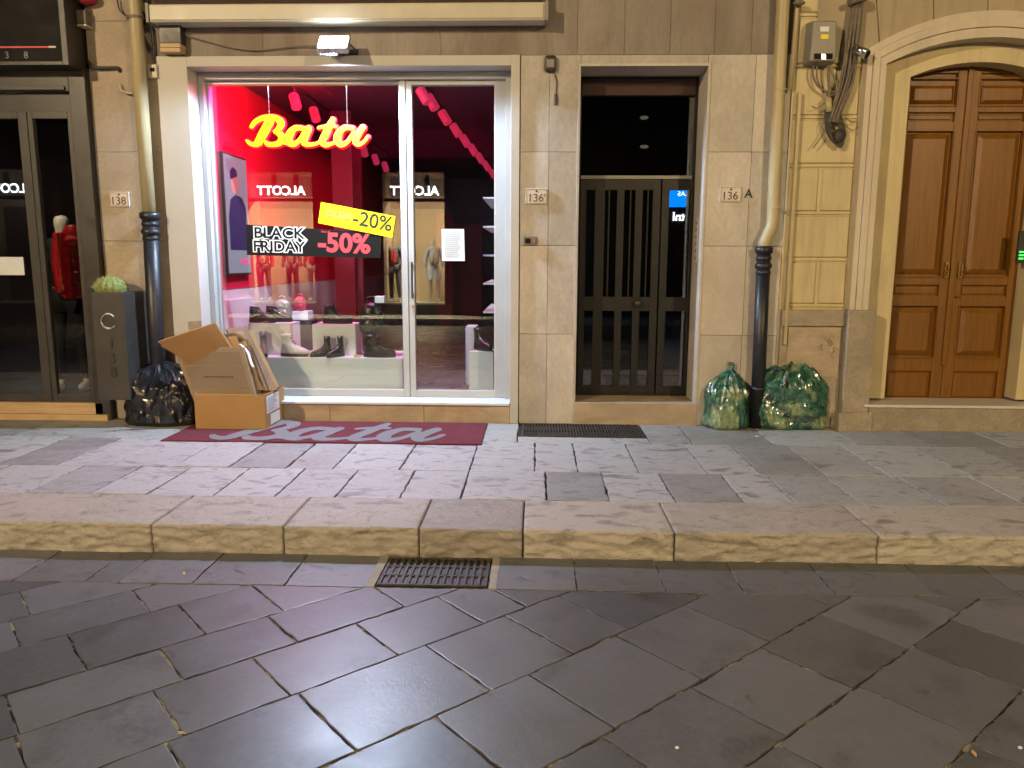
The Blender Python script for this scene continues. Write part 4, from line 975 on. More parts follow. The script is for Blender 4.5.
mb.each('loose_wire', 'cable_grey', t)
MB().tube([pt(828, 98, Yc-.01), pt(829, 112, Yc-.01)], .028, n=10).build('yellow_tape', 'cream_pipe', t, smooth=True)
mb = MB(); mb.tube([pt(857, -2, Yc-.03), pt(858, 3, Yc-.03)], .075, n=14).ball(pt(799, 3, 6.66), .05, .03, .02); mb.each('ceramic_clamp', 'cable_grey', t, smooth=True)
# little silver wall spot
c = Vector(pt(861, 51, 6.60)); t = thing('wall_spotlight', 'small silver cylinder spotlight at the shoulder of the arch', 'lamp', (c.x, 6.7, c.z))
MB().tube([c+Vector((-.05, .02, .03)), c+Vector((.035, -.035, -.035))], [.034, .04], n=18).build('head', 'silver', t, smooth=True)
MB().tube([c+Vector((.0361, -.0361, -.036)), c+Vector((.038, -.038, -.038))], .033, n=18).build('lens', 'sign_black', t); MB().tube([c+Vector((-.02, .0, .0)), c+Vector((-.04, .1, .03))], .01).build('bracket', 'cable_black', t)
# bell box with dangling cord left of the entrance door
c = pt(550.5, 64, WALL-.04); t = thing('wall_junction_box', 'small brown round cornered box with a dangling cord, left above the entrance door', 'box', (c[0], WALL, c[2]))
B(c[0]-.05, c[0]+.05, WALL-.05, WALL-.001, c[2]-.06, c[2]+.07).build('case', 'dark_plastic', t, bevel=.02); B(c[0]-.03, c[0]+.03, WALL-.058, WALL-.0505, c[2]-.03, c[2]+.035).build('cover', 'grey_plastic', t, bevel=.004)
MB().tube(bezpath([(c[0]+.03, WALL-.02, c[2]-.06), (c[0]+.055, WALL-.015, c[2]-.14), (c[0]+.05, WALL-.012, c[2]-.24)]), .004, n=6).tube([(c[0]+.05, WALL-.015, c[2]-.235), (c[0]+.05, WALL-.015, c[2]-.32)], .013, n=8).build('cord', 'cable_black', t)
# key switch
c = pt(530.5, 241, WALL-.02); t = thing('key_switch', 'small grey key switch plate to the right of the shop door', 'switch', (c[0], WALL, c[2]))
B(c[0]-.06, c[0]+.055, WALL-.018, WALL-.001, c[2]-.038, c[2]+.038).build('plate', 'cable_grey', t, bevel=.004); B(c[0]-.045, c[0]+.0, WALL-.024, WALL-.0185, c[2]-.02, c[2]+.02).build('screen', 'sign_black', t); MB().tube([(c[0]+.03, WALL-.018, c[2]), (c[0]+.03, WALL-.026, c[2])], .010).build('key_lock', 'brass', t)
# square box + cord left of shop surround, and rod above left
c = pt(153, 72, WALL-.03); t = thing('socket_box', 'small square cream box with dark hole, right of the left downpipe', 'box', (c[0], WALL, c[2])); B(c[0]-.04, c[0]+.04, WALL-.045, WALL-.001, c[2]-.05, c[2]+.06).build('case', 'awning_cream', t, bevel=.006); B(c[0]-.015, c[0]+.022, WALL-.049, WALL-.0455, c[2]-.0, c[2]+.03).build('hole', 'sign_black', t)
MB().tube(bezpath([(c[0]+.02, WALL-.02, c[2]+.06), pt(154, 50, WALL-.02), pt(152, 28, WALL-.02), pt(148, 14, WALL-.02)]), .010, n=8).build('cord', 'cable_black', t, smooth=True)
mb = MB()
for l in ([(139, 8), (145, 16), (142, 30), (147, 42), (150, 52)], [(144, -2), (148, 12), (143, 26)], [(146, 40), (152, 50), (155, 62)]): mb.tube(bezpath([pt(a, b, WALL-.03) for a, b in l]), .006, n=6)
mb.tube(bezpath([pt(117, -6, WALL-.03), pt(119, 8, WALL-.03), pt(125, 15, WALL-.03), pt(132, 17, WALL-.07)]), .006, n=6)
tag(mb.build('loose_cables', 'cable_black', loc=pt(144, 30, WALL)), 'loose dark cables tangled round the top of the left downpipe', 'cables')
mb = MB(); mb.tube(bezpath([pt(88, 61, WALL-.05), pt(94, 67, WALL-.04), pt(105, 68, WALL-.03), pt(118, 68, WALL-.02), pt(120, 72, WALL-.0)]), .014, n=8)
tag(mb.build('bent_rod', 'rusty_iron', loc=pt(104, 68, WALL), smooth=True), 'short bent iron rod in the wall above the left number plate', 'rod')
mb = MB(); mb.tube(bezpath([pt(120, 84, WALL-.02), pt(121, 90, WALL-.04), pt(128, 93, WALL-.05), pt(133, 93, WALL-.05)]), .008, n=6)
tag(mb.build('pipe_hook', 'awning_cream', loc=pt(120, 88, WALL), smooth=True), 'small pale hook holding the left downpipe', 'hook')
# bracket box top left
t = thing('corner_fitting', 'weathered wall fitting with a dark red cap beside the black sign box', 'fitting', pt(79, 24, WALL))
B(PX(69, 20, WALL-.08), PX(86.5, 20, WALL-.08), WALL-.09, WALL-.001, PZ(79, 24, WALL-.08), PZ(79, 10, WALL-.08)).build('box', 'cable_grey', t, bevel=.006)
B(PX(71, 25, WALL-.08), PX(87, 25, WALL-.08), WALL-.095, WALL-.001, PZ(79, 26.5, WALL-.08), PZ(79, 24.5, WALL-.08)).build('ledge', 'awning_cream', t); MB().ball(pt(87, -1, WALL-.06), .09, .06, .045).build('red_cap', 'red_cloth', t, smooth=True)
# house numbers
def plaque(px, py, w_, h_, txt, label, small='b', hasA=False):
    x, z = P(px, py, WALL); t = thing('house_number', label, 'house number', (x, WALL, z), 'marble house number plates')
    B(x-w_/2, x+w_/2, WALL-.014, WALL-.001, z-h_/2, z+h_/2).build('plate', 'marble_plaque', t, bevel=.003)
    link(text_mesh(txt, .095, face_cam(x-.008, WALL-.0155, z-.015)), 'number', 'plaque_ink', t)
    if small: link(text_mesh(small, .035, face_cam(x+w_/2-.022, WALL-.0155, z+.01)), 'suffix', 'plaque_ink', t)
    MB().ball((x, WALL-.0155, z+h_/2-.022), .010, .002, .010, n=8).build('crest', 'plaque_ink', t)
    fm = MB(); frame(fm, x-w_/2+.006, x+w_/2-.006, z-h_/2+.006, z+h_/2-.006, WALL-.0155, WALL-.0142, .003, .003, .003, .003); fm.build('border', 'plaque_ink', t)
plaque(120, 199.5, .175, .125, '138', 'marble plate numbered 138 on the wall left of the shop', None)
plaque(536.5, 196.5, .185, .13, '136', 'marble plate numbered 136 between shop door and entrance door')
plaque(730.5, 194.5, .185, .125, '136', 'marble plate numbered 136 right of the entrance door, beside painted letter A', None)
c = pt(748.5, 194, WALL); tag(link(text_mesh('A', .10, face_cam(c[0], WALL-.0035, c[2]), extrude=.001, offset=.002), 'painted_letter', 'black_ink', loc=c), 'small black stencilled letter A on the travertine', 'lettering')
# doorbell labels on the right reveal
c = P(697, 240, 6.95); t = thing('doorbell_panel', 'narrow doorbell strip on the right reveal of the entrance door', 'doorbell', (xD1, 6.95, c[1]))
B(xD1-.010, xD1-.001, 6.90, 6.98, PZ(697, 262, 6.94), PZ(697, 218, 6.94)).build('plate', 'marble_plaque', t, bevel=.002)
mb = MB()
for k in range(6): z = PZ(697, 223+k*7, 6.94); mb.box(xD1-.014, xD1-.0105, 6.915, 6.965, z-.012, z+.012)
mb.each('button', 'grey_plastic', t)
# intercom with green leds at the right edge
c = pt(1022, 247, Y2-.03); t = thing('intercom', 'black intercom with three green lights right of the wooden door', 'intercom', (c[0], Y2, c[2]))
B(c[0]-.03, c[0]+.06, Y2-.03, Y2-.001, PZ(1020, 263, Y2-.03), PZ(1020, 231, Y2-.03)).build('case', 'dark_plastic', t, bevel=.006)
mb = MB()
for k in range(3): z = PZ(1020, 252+k*3.3, Y2-.03); mb.box(c[0]-.018, c[0]+.02, Y2-.034, Y2-.0305, z-.005, z+.006)
mb.each('led', 'led_green', t)
c = pt(830, 345, YP); mb = MB()
for k in range(15):
    px, py = 822+rnd.uniform(0, 14), 333+rnd.uniform(0, 22); mb.tube(bezpath([pt(px, py, YP-.006), pt(px+rnd.uniform(-3, 3), py+rnd.uniform(1, 4), YP-.006), pt(px+rnd.uniform(-3, 4), py+rnd.uniform(3, 8), YP-.006)], 4), .0018, n=4)
tag(mb.build('graffiti', 'cable_grey', loc=c), 'faint dark scribble on the stone access panel above the larger green bag', 'graffiti')
# planter column with cactus and 138
yp0 = 6.42; pxl, pxr = PX(91, 300, yp0), PX(123, 300, yp0); pz0, pz1 = PZ(110, 400, yp0), PZ(105, 293, yp0)
t = thing('planter_column', 'dark grey wall hung planter column with C ring and 138 down its front', 'planter', ((pxl+pxr)/2, WALL, pz0))
B(pxl, pxr, yp0, WALL-.001, pz0, pz1).build('box', 'grey_metal', t, bevel=.004)
B(pxl+.02, pxr-.02, yp0+.02, WALL-.02, pz1-.03, pz1+.003).build('soil', 'shop_dark', t)
cx2 = (pxl+pxr)/2; zc2 = PZ(106, 321, yp0); rg = MB(); arc = [(cx2+.062*cos(a), yp0-.004, zc2+.062*sin(a)) for a in np.linspace(radians(35), radians(325), 30)]; rg.tube(arc, .0085, n=8); rg.build('ring_letter', 'silver', t, smooth=True)
for ch, p in (('1', 344), ('3', 359), ('8', 373)): link(text_mesh(ch, .13, face_cam(cx2+.012, yp0-.002, PZ(110, p, yp0), tilt=0), extrude=.002), 'digit', 'black_ink', t)
yk = 6.58; cc = Vector((PX(111, 284, yk), yk, pz1+.035)); ct = thing('cactus', 'round yellow green barrel cactus on top of the grey planter column', 'plant', (cc.x, cc.y, pz1+.003)); mb = MB()
nseg = 60; rings = []
for i in range(1, 14):
    a = pi*i/14; rings.append([cc+Vector((.125*sin(a)*cos(q)*(1+.07*cos(15*q)), .125*sin(a)*sin(q)*(1+.07*cos(15*q)), -.10*cos(a))) for q in np.linspace(0, 2*pi, nseg, endpoint=False)])
mb.loft(rings); mb.build('body', 'cactus_skin', ct, smooth=True)
mb = MB()
for k in range(260):
    d = Vector((rnd.gauss(0, 1), rnd.gauss(0, 1), abs(rnd.gauss(0, .8)))).normalized(); p = cc+Vector((d.x*.128, d.y*.128, d.z*.103)); mb.tube([p, p+d*.02+Vector((rnd.gauss(0, .006), rnd.gauss(0, .006), 0))], [.0012, .0003], n=3, cap=False)
mb.build('spines', 'yellow_cloth', ct)['kind'] = 'stuff'

# ------------------------------------------------------------------ things on the sidewalk
def carton_sheet(c0, c1, c2, c3, t_, warp=.006):         # card c0..c3, thick t_ along its normal, a little warped
    c0, c1, c2, c3 = (Vector(c) for c in (c0, c1, c2, c3)); n = (c1-c0).cross(c3-c0).normalized(); k = 10; sd = c0.x*31+c2.z*17
    mb = MB(); top = []; bot = []
    for j in range(k+1):
        for i in range(k+1):
            u, v = i/k, j/k; p = (c0*(1-u)+c1*u)*(1-v)+(c3*(1-u)+c2*u)*v
            w_ = noise.noise(Vector((u*2.2+sd, v*2.2, sd)))*warp; e = (c3-c0).normalized()*noise.noise(Vector((u*7+sd, v*3, 1)))*.004*(v > .99)
            top.append(p+n*w_+e); bot.append(p+n*(w_+t_)+e)
    m_ = (k+1)**2; vs = top+bot; fs = []
    for j in range(k):
        for i in range(k):
            a = j*(k+1)+i; q4 = (a, a+1, a+k+2, a+k+1); fs += [q4, tuple(m_+x for x in q4[::-1])]
    rim = [i for i in range(k+1)]+[j*(k+1)+k for j in range(1, k+1)]+[k*(k+1)+i for i in range(k-1, -1, -1)]+[j*(k+1) for j in range(k-1, 0, -1)]
    for i in range(len(rim)): a, b2 = rim[i], rim[(i+1) % len(rim)]; fs.append((a, m_+a, m_+b2, b2))
    return mb.add(vs, fs)
# box: open carton
fl = Vector((*G(196, 430, K), K)); fr_ = Vector((*G(266, 431, K), K)); bR = Vector((*G(285, 420, K), K)); dvec = bR-fr_; bl = fl+dvec
hb = PZ(193, 394, fl.y)-K
t = thing('cardboard_box', 'open brown cardboard box with white labels on its right side, full of flattened cartons', 'box', (fl+fr_)/2)
def lean(p, k=.0): return Vector((p.x+k, p.y, p.z+hb))
inn = .006
def wall_(a, b_, name, mat='cardboard', ex=0):
    d = (b_-a).normalized(); nrm = Vector((-d.y, d.x, 0)); mb = MB()
    a2, b2 = a.copy(), b_.copy(); tp = Vector((0, 0, hb))
    mb.hexa([a2, b2, b2+nrm*inn, a2+nrm*inn, a2+tp, b2+tp, b2+nrm*inn+tp, a2+nrm*inn+tp]); return mb.build(name, mat, t, bevel=.0015)
ox = Vector((-.018, 0, 0))
wf = wall_(fl, fr_, 'front_wall'); wr_ = wall_(fr_+Vector((0, .002, 0)), bR, 'side_wall'); wall_(bR+Vector((0, .008, 0)), bl+Vector((0, .008, 0)), 'back_wall'); wall_(bl, fl+Vector((0, .008, 0)), 'side_wall')
B(fl.x+.02, bR.x-.05, fl.y+.02, bl.y-.01, K+.002, K+.01).build('bottom', 'cardboard', t)
d = (bR-fr_).normalized(); nr = Vector((d.y, -d.x, 0))*.0015
def onside(u, v): return fr_+(bR-fr_)*u+Vector((0, 0, hb*v))+nr
mb = MB(); mb.hexa([onside(.08, .45), onside(.72, .45), onside(.72, .45)+nr, onside(.08, .45)+nr, onside(.08, .93), onside(.72, .93), onside(.72, .93)+nr, onside(.08, .93)+nr]); mb.hexa([onside(.25, .1), onside(.72, .1), onside(.72, .1)+nr, onside(.25, .1)+nr, onside(.25, .4), onside(.72, .4), onside(.72, .4)+nr, onside(.25, .4)+nr]); mb.build('label', 'poster_white', wr_)
mb = MB()
for k in range(9):
    v = .50+.045*k; u1 = rnd.uniform(.4, .66); mb.hexa([onside(.13, v)+nr, onside(u1, v)+nr, onside(u1, v)+nr*2, onside(.13, v)+nr*2, onside(.13, v+.012)+nr, onside(u1, v+.012)+nr, onside(u1, v+.012)+nr*2, onside(.13, v+.012)+nr*2])
mb.build('label_print', 'blue_cloth', wr_)
Yb = fl.y
def q(px, py, Y): x, z = P(px, py, Y); return Vector((x, Y, z))
def sheet(name, label, pts, th_, mat, group='flattened cartons stuffed in the box', bev=.003, warp=.006):
    o = carton_sheet(*pts, th_, warp); return tag(o.build(name, mat, loc=pts[3], bevel=bev), label, 'carton', group)
# the big front carton, a flattened box of several layers
f0, f1, f2, f3 = q(195, 393, Yb+.03), q(258, 396, Yb+.03), q(243, 347, Yb+.10), q(173.5, 349, Yb+.10)
f0.z -= .12; f1.z -= .12
sheet('flattened_carton', 'pale flattened carton with a dark printed line, leaning at the front of the box', [f0, f1, f2, f3], -.05, 'cardboard_pale', warp=0)
def onf(u, v, off=.0): 
    n = (f1-f0).cross(f3-f0).normalized(); p = f0+(f1-f0)*u+(f3+(f2-f3)*u-(f0+(f1-f0)*u))*v; return p+n*off
sg = 1 if onf(.5, .5, .01).y < onf(.5, .5, 0).y else -1
e0 = sg*.0015
mb = MB(); 
def onquad(mb, u0, u1, v0, v1, o0, o1): mb.hexa([onf(u0, v0, o0), onf(u1, v0, o0), onf(u1, v0, o1), onf(u0, v0, o1), onf(u0, v1, o0), onf(u1, v1, o0), onf(u1, v1, o1), onf(u0, v1, o1)])
par = bpy.data.objects['flattened_carton']; onquad(mb, .06, .93, .72, .93, e0*0, e0*2); onquad(mb, .07, .94, .33, .70, 0, e0*2); mb.build('upper_flap', 'cardboard_flap', par)
mb = MB()
for k in range(13): onquad(mb, .30+k*.035, .325+k*.035, .515, .535, e0*2, e0*2.6)
mb.build('printed_line', 'black_ink', par)
sheet('flattened_carton', 'large orange brown carton tilted over the back left of the box', [q(199, 372, Yb+.11), q(247, 372, Yb+.14), q(215, 323, Yb+.10), q(157.5, 342, Yb-.02)], -.02, 'cardboard_inside')
sheet('flattened_carton', 'second layer of brown card under the large tilted one', [q(206, 372, Yb+.145), q(250, 372, Yb+.165), q(218, 327, Yb+.125), q(160, 346, Yb+.005)], -.012, 'cardboard_brown')
sheet('flattened_carton', 'tall narrow brown carton leaning out of the right rear of the box', [q(262, 392, Yb+.14), q(278, 390, Yb+.22), q(246, 326, Yb+.40), q(226, 329, Yb+.34)], -.03, 'cardboard_brown')
sheet('flattened_carton', 'brown carton edge wedged behind the tall narrow one', [q(262, 385, Yb+.26), q(280, 388, Yb+.30), q(252, 330, Yb+.44), q(236, 330, Yb+.42)], -.02, 'cardboard')
sheet('flattened_carton', 'small pale card flap sticking up at the back of the pile', [q(190, 345, Yb+.36), q(203, 345, Yb+.38), q(201.5, 320.5, Yb+.40), q(188, 321.5, Yb+.38)], -.004, 'cardboard_pale')
for k, (l, m_) in enumerate((('thin brown card sheet just behind the front carton', 'cardboard_brown'), ('grey brown card sheet with torn top edge in the middle of the pile', 'cardboard'), ('thin pale card sheet lying over the front carton top edge', 'cardboard_pale'))):
    dy = .03+.035*k; sheet('flattened_carton', l, [q(202+3*k, 390, Yb+.07+dy), q(264+3*k, 390, Yb+.07+dy), q(240+5*k, 343-2*k, Yb+.16+dy), q(183+4*k, 345-2*k, Yb+.16+dy)], -.006, m_, bev=.001)
for k, (l, c4, m_) in enumerate((
    ('bent brown card strip standing between the front carton and the tall narrow one', ((258, 392, .13), (268, 391, .15), (250, 345, .2), (243, 346, .2)), 'cardboard_brown'),
    ('narrow torn card edge beside the front carton', ((255, 392, .10), (261, 392, .12), (247, 352, .14), (241, 351, .13)), 'cardboard_pale'),
    ('thin orange card layer directly above the front carton', ((200, 380, .12), (250, 380, .16), (236, 336, .17), (176, 345, .08)), 'cardboard'),
    ('crooked short card piece at the top right of the pile', ((228, 345, .20), (246, 345, .22), (243, 331, .24), (224, 334, .22)), 'cardboard_pale'))):
    sheet('flattened_carton', l, [q(a, b_, Yb+c_) for a, b_, c_ in c4], -.006, m_, bev=.001, warp=.02)
mb = MB(); pth = bezpath([q(240, 345, Yb+.15), q(247, 352, Yb+.13), q(252, 366, Yb+.12), q(262, 380, Yb+.12)]); mb.loft([[p+Vector((-.014, .0, .01)), p+Vector((0, -.012, 0))+noise.noise_vector(p*30)*.008, p+Vector((.014, .01, 0)), p+Vector((0, .02, .01))] for i, p in enumerate(pth[:18])])
tag(mb.build('plastic_wrap', 'poster_white', loc=q(252, 370, Yb+.12), smooth=True), 'crumpled white plastic wrap stuck between the cartons', 'wrapping')
# garbage sacks
def sack(name, label, cat, base, w_, d_, h, mat, seed, knot=(0, 0), knot_h=.08, top=.28, lean_=(0, 0), fold=1.0, pw=.75, group=None):
    nA, nH = 120, 84; rings = []
    for i in range(nH):
        t_ = i/(nH-1)
        # profile: bulging low, drawn together to a neck
        if t_ < .06: r = .80+.20*sin(t_/.06*pi/2)
        elif t_ < .55: r = 1.0-.06*((t_-.06)/.49)**2
        else: r = .94*max(0, cos((t_-.55)/.45*pi/2))**pw
        r = max(r, .10); ring = []; nk = max(0, (t_-.5)/.5)
        for k in range(nA):
            a = 2*pi*k/nA; ca, sa = cos(a), sin(a)
            se = 1/(abs(ca)**2.6+abs(sa)**2.6)**(1/2.6)
            p = Vector((ca*1.5+seed, sa*1.5, t_*2.2))
            big = noise.fractal(p*1.1, 1.0, 2.0, 3)*.15
            rid = noise.ridged_multi_fractal(Vector((ca*2.0+seed, sa*2.0, t_*3.0+.3*a))*1.0, .9, 2.1, 3, 1.0, 2.0)
            rid2 = abs(noise.noise(Vector((ca*4+seed*2, sa*4+t_*3, t_*5))))
            pl = sin(a*9+3*noise.noise(Vector((ca*2+seed, sa*2, t_*3)))*2)*.12*min(1, nk*1.6) + sin(a*17+seed+4*noise.noise(Vector((ca*2, sa*2+seed, t_*2))))*.06*min(1, nk*1.8)+.02*sin(a*23+seed*3+6*noise.noise(Vector((ca*2, sa*2+seed, t_*2))))*(t_ > .02)
            m_ = 1+big+fold*(.05*(rid-1.1)-.08*rid2)*(1-.3*nk)+pl
            z = base[2]+h*(t_ if t_ > .03 else 0)+ (0 if t_ < .05 else .015*noise.noise(p*3))
            ring.append(Vector((base[0]+lean_[0]*t_*t_+knot[0]*nk*nk+w_/2*r*se*.93*ca*m_, base[1]+lean_[1]*t_+knot[1]*nk*nk+d_/2*r*se*.93*sa*m_, max(K+.001, z))))
        rings.append(ring)
    t = thing(name, label, cat, base, group); mb = MB(); mb.loft(rings); mb.build('sack_body', mat, t, smooth=True)
    # knotted neck with loose ends
    c = Vector((base[0]+lean_[0]+knot[0], base[1]+lean_[1]+knot[1], base[2]+h)); mb = MB()
    mb.tube([c+Vector((0, 0, -.05)), c+Vector((0, 0, -.01)), c+Vector((.004, 0, .01)), c+Vector((.0, 0, knot_h*.5))], [w_*.09, w_*.05, w_*.065, w_*.05], n=14)
    for k in range(4):
        a = k*1.7+seed; e = c+Vector((cos(a)*knot_h*.7, sin(a)*.03, knot_h*(.5+.4*abs(sin(a*1.3))))); s_ = Vector((-sin(a), cos(a), .2))*.028
        mb.loft([[c-s_*.4, c+s_*.4+Vector((0, .006, 0)), c+s_*.4, c-s_*.4+Vector((0, -.006, 0))], [(c+e)/2-s_, (c+e)/2+s_*.9+Vector((0, .008, .01)), (c+e)/2+s_, (c+e)/2-s_*.8+Vector((0, -.008, .01))], [e-s_*.8, e+s_+Vector((0, .01, .02)), e+s_*.6, e-s_+Vector((0, -.006, -.01))]])
    for v in range(len(mb.v)):
        p = Vector(mb.v[v]); mb.v[v] = tuple(p+noise.noise_vector(p*38)*.008)
    mb.build('knot', mat, t, smooth=True, subsurf=1); return t
gb = G(160, 428, K); sack('garbage_bag', 'black shiny garbage bag tied with a knot, left of the cardboard box', 'garbage bag', (gb[0]-.045, gb[1]+.27, K), .74, .54, .56, 'black_sack_plastic', 3.3, fold=.55, knot=(-.045, 0), knot_h=.07, lean_=(0, 0))
g1 = G(730, 431, K); sack('garbage_bag', 'smaller green translucent garbage bag with pale contents, left of the black downpipe foot', 'garbage bag', (g1[0], g1[1]+.19, K), .42, .36, .53, 'green_sack_plastic', 8.1, pw=1.15, fold=.5, knot=(.03, 0), knot_h=.04, group='green garbage bags by the downpipe')
g2 = G(792, 431, K); sack('garbage_bag', 'larger green garbage bag with dark and leafy contents, right of the black downpipe foot', 'garbage bag', (g2[0]+.015, g2[1]+.20, K), .68, .42, .64, 'green_sack_plastic_dark', 14.6, pw=1.0, fold=.55, knot=(.03, 0), knot_h=.05, group='green garbage bags by the downpipe')
# doormat
a = G(165, 441, K); b_ = G(480, 443.5, K); m0, m1 = G(162, 441, K)[0], G(482, 443, K)[0]; my0, my1 = G(320, 443.5, K)[1], G(330, 422.5, K)[1]
my1 = min(my1, WALL-.03)
t = thing('doormat', 'flat red doormat with grey script lettering in front of the shop', 'mat', ((m0+m1)/2, (my0+my1)/2, K))
mb = MB(); slab(mb, [(m0, my0), (m1, my0), (m1, my1), (m0, my1)], K+.012, gap=0, depth=.011, jit=.003, dz=0, edge=.003); mb.build('carpet', 'mat_red', t)
sc_ = (m1-m0)*.744/790.; lx0 = m0+(m1-m0)*.135
link(stroke_mesh(BATA, 3, 170, 10, 850, 280, 525, lambda x, y, z: (lx0+(x-40)*sc_, my0+.04+(500-y)/185*(my1-my0-.09), K+.0145+z*.002), 1.0), 'lettering', 'mat_grey', t)
# litter
def litter(name, label, cat, px, py, z0, mk, mat):
    x, y = G(px, py, z0); return tag(mk(x, y, z0).build(name, mat, loc=(x, y, z0)), label, cat)
def leaf(x, y, z):
    mb = MB(); a = rnd.uniform(0, 6); r = [(-.018, 0, .004), (-.006, .008, .007), (.007, .007, .005), (.018, 0, .008), (.007, -.008, .006), (-.006, -.007, .004)]
    return mb.add([(x+p[0]*cos(a)-p[1]*sin(a), y+p[0]*sin(a)+p[1]*cos(a), z+p[2]) for p in r]+[(x, y, z+.004)], [(i, (i+1) % 6, 6) for i in range(6)])
def butt(x, y, z): return MB().tube([(x-.014, y-.003, z+.006), (x+.014, y+.004, z+.006)], .004, n=8)
def crumb(x, y, z): return MB().ball((x, y, z+.005), .008, .006, .005, n=8)
litter('dry_leaf', 'small pale yellow leaf on the gutter stones, left', 'leaf', 184, 574, 0, leaf, 'yellow_cloth')
litter('cigarette_butt', 'cigarette butt in the gutter right of the drain', 'litter', 758, 563, 0, butt, 'raw_wood')
litter('cigarette_butt', 'cigarette butt on the sidewalk in front of the green bags', 'litter', 757, 437, K, butt, 'paper')
litter('paper_scrap', 'tiny white paper scrap on the right road slabs', 'litter', 1020, 749, 0, crumb, 'paper')
litter('paper_scrap', 'tiny white paper scrap on the road right of centre', 'litter', 677, 749, 0, crumb, 'paper')
litter('dry_leaf', 'brown curled leaf in a slab joint near the right edge', 'leaf', 974, 755, 0, leaf, 'dry_leaf_skin')
litter('dry_leaf', 'brown leaf scrap in a slab joint at lower left', 'leaf', 182, 734, 0, leaf, 'dry_leaf_skin')
litter('paper_scrap', 'white paper scrap on the sidewalk below the wooden door', 'litter', 968, 431, K, butt, 'paper')
# ------------------------------------------------------------------ in the shop window
# neon sign
YN = 7.20
sx_ = (PX(368, 140, YN)-PX(246, 140, YN))/784.; nx0 = PX(246, 140, YN); nz0 = PZ(300, 146.5, YN)
t = thing('neon_sign', 'glowing yellow and red script sign reading Bata hanging behind the window', 'sign', (nx0+.5, YN, nz0))
tfn = lambda x, y, z: (nx0+(x-36)*sx_, YN+z*.03, nz0+(500-y)*sx_)
link(stroke_mesh(BATA, 0, 260, 10, 850, 280, 525, tfn, 1.0), 'letter_face', 'neon_yellow', t)
tfr = lambda x, y, z: (nx0+(x-36)*sx_, YN+.032+z*.03, nz0+(500-y)*sx_)
link(stroke_mesh(BATA, 9, 260, 0, 860, 270, 535, tfr, 1.0), 'letter_back', 'neon_red', t)
mb = MB()
for px in (269, 347): x = PX(px, 110, YN+.05); mb.tube([(x, YN+.05, PZ(px, 125, YN)), (x, YN+.05, zCe)], .004, n=6)
mb.build('hanger', 'silver', t)
# posters on the outside of the glass
YPo = YG-.012
def poster(name, label, tl, tr, br, bl, Y, mat):
    pts = [P(*p, Y) for p in (bl, br, tr, tl)]; t = thing(name, label, 'poster', (pts[0][0], Y, pts[0][1]))
    MB().prism_y(pts, Y, Y+.003).build('sheet', mat, t); return t
def uvtext(txt, size, px, py, Y, ang, mat, par, name, off=0.0, xs=1.0, sp=1.0, al='CENTER', dy=0):
    x, z = P(px, py, Y); return link(text_mesh(txt, size, Matrix.Translation((x, Y-.0012-dy, z)) @ Matrix.Rotation(radians(ang), 4, 'Y') @ Matrix.Rotation(radians(90), 4, 'X'), extrude=.0005, offset=off, xs=xs, spacing=sp, align=al), name, mat, par)
t = poster('black_poster', 'black poster strip reading BLACK FRIDAY minus 50 percent on the window', (246, 224.5), (381.5, 233), (380.5, 258), (247, 255), YPo, 'poster_black')
uvtext('BLACK', .135, 279, 233.5, YPo, 1.0, 'poster_white', t, 'outline_word', off=.012, xs=1.12); uvtext('BLACK', .135, 279, 233.5, YPo, 1.0, 'poster_black', t, 'word', off=.002, xs=1.12, dy=.0015)
uvtext('FRIDAY', .135, 279, 247, YPo, 1.0, 'poster_white', t, 'outline_word', off=.012, xs=1.06); uvtext('FRIDAY', .135, 279, 247, YPo, 1.0, 'poster_black', t, 'word', off=.002, xs=1.06, dy=.0015)
uvtext('-50%', .235, 344, 244, YPo, 2.0, 'poster_red', t, 'discount', off=.008, xs=1.02); uvtext('fino al', .032, 325.5, 231.5, YPo, 2, 'poster_red', t, 'small_words')
t = poster('yellow_poster', 'tilted yellow poster strip reading minus 20 percent overlapping the black one', (321, 202), (395.5, 216.3), (392.3, 237.8), (318, 223), YPo-.006, 'poster_yellow')
uvtext('-20%', .18, 372.5, 221.5, YPo-.006, 10, 'black_ink', t, 'discount', off=.002, xs=1.0); uvtext('EXTRA', .075, 340, 215.8, YPo-.006, 10, 'cable_grey', t, 'outline_word', off=.0045); uvtext('EXTRA', .075, 340, 215.8, YPo-.006, 10, 'poster_yellow', t, 'word', off=-.0005, dy=.001)
uvtext('online e in negozio', .018, 384, 232, YPo-.006, 10, 'black_ink', t, 'small_words') if False else None
YPp = YG-.012
t = poster('door_notice', 'white printed notice taped on the glass of the shop door', (441.5, 229), (464, 229), (464.8, 261), (442, 261), YPp, 'paper')
mb = MB()
for k in range(13):
    z0 = PZ(453, 233+k*2.0, YPp); mb.box(PX(444.5, 240, YPp), PX(461.5-rnd.uniform(0, 4), 240, YPp), YPp-.0012, YPp-.0002, z0-.002, z0+.003)
mb.build('print', 'cable_grey', t)
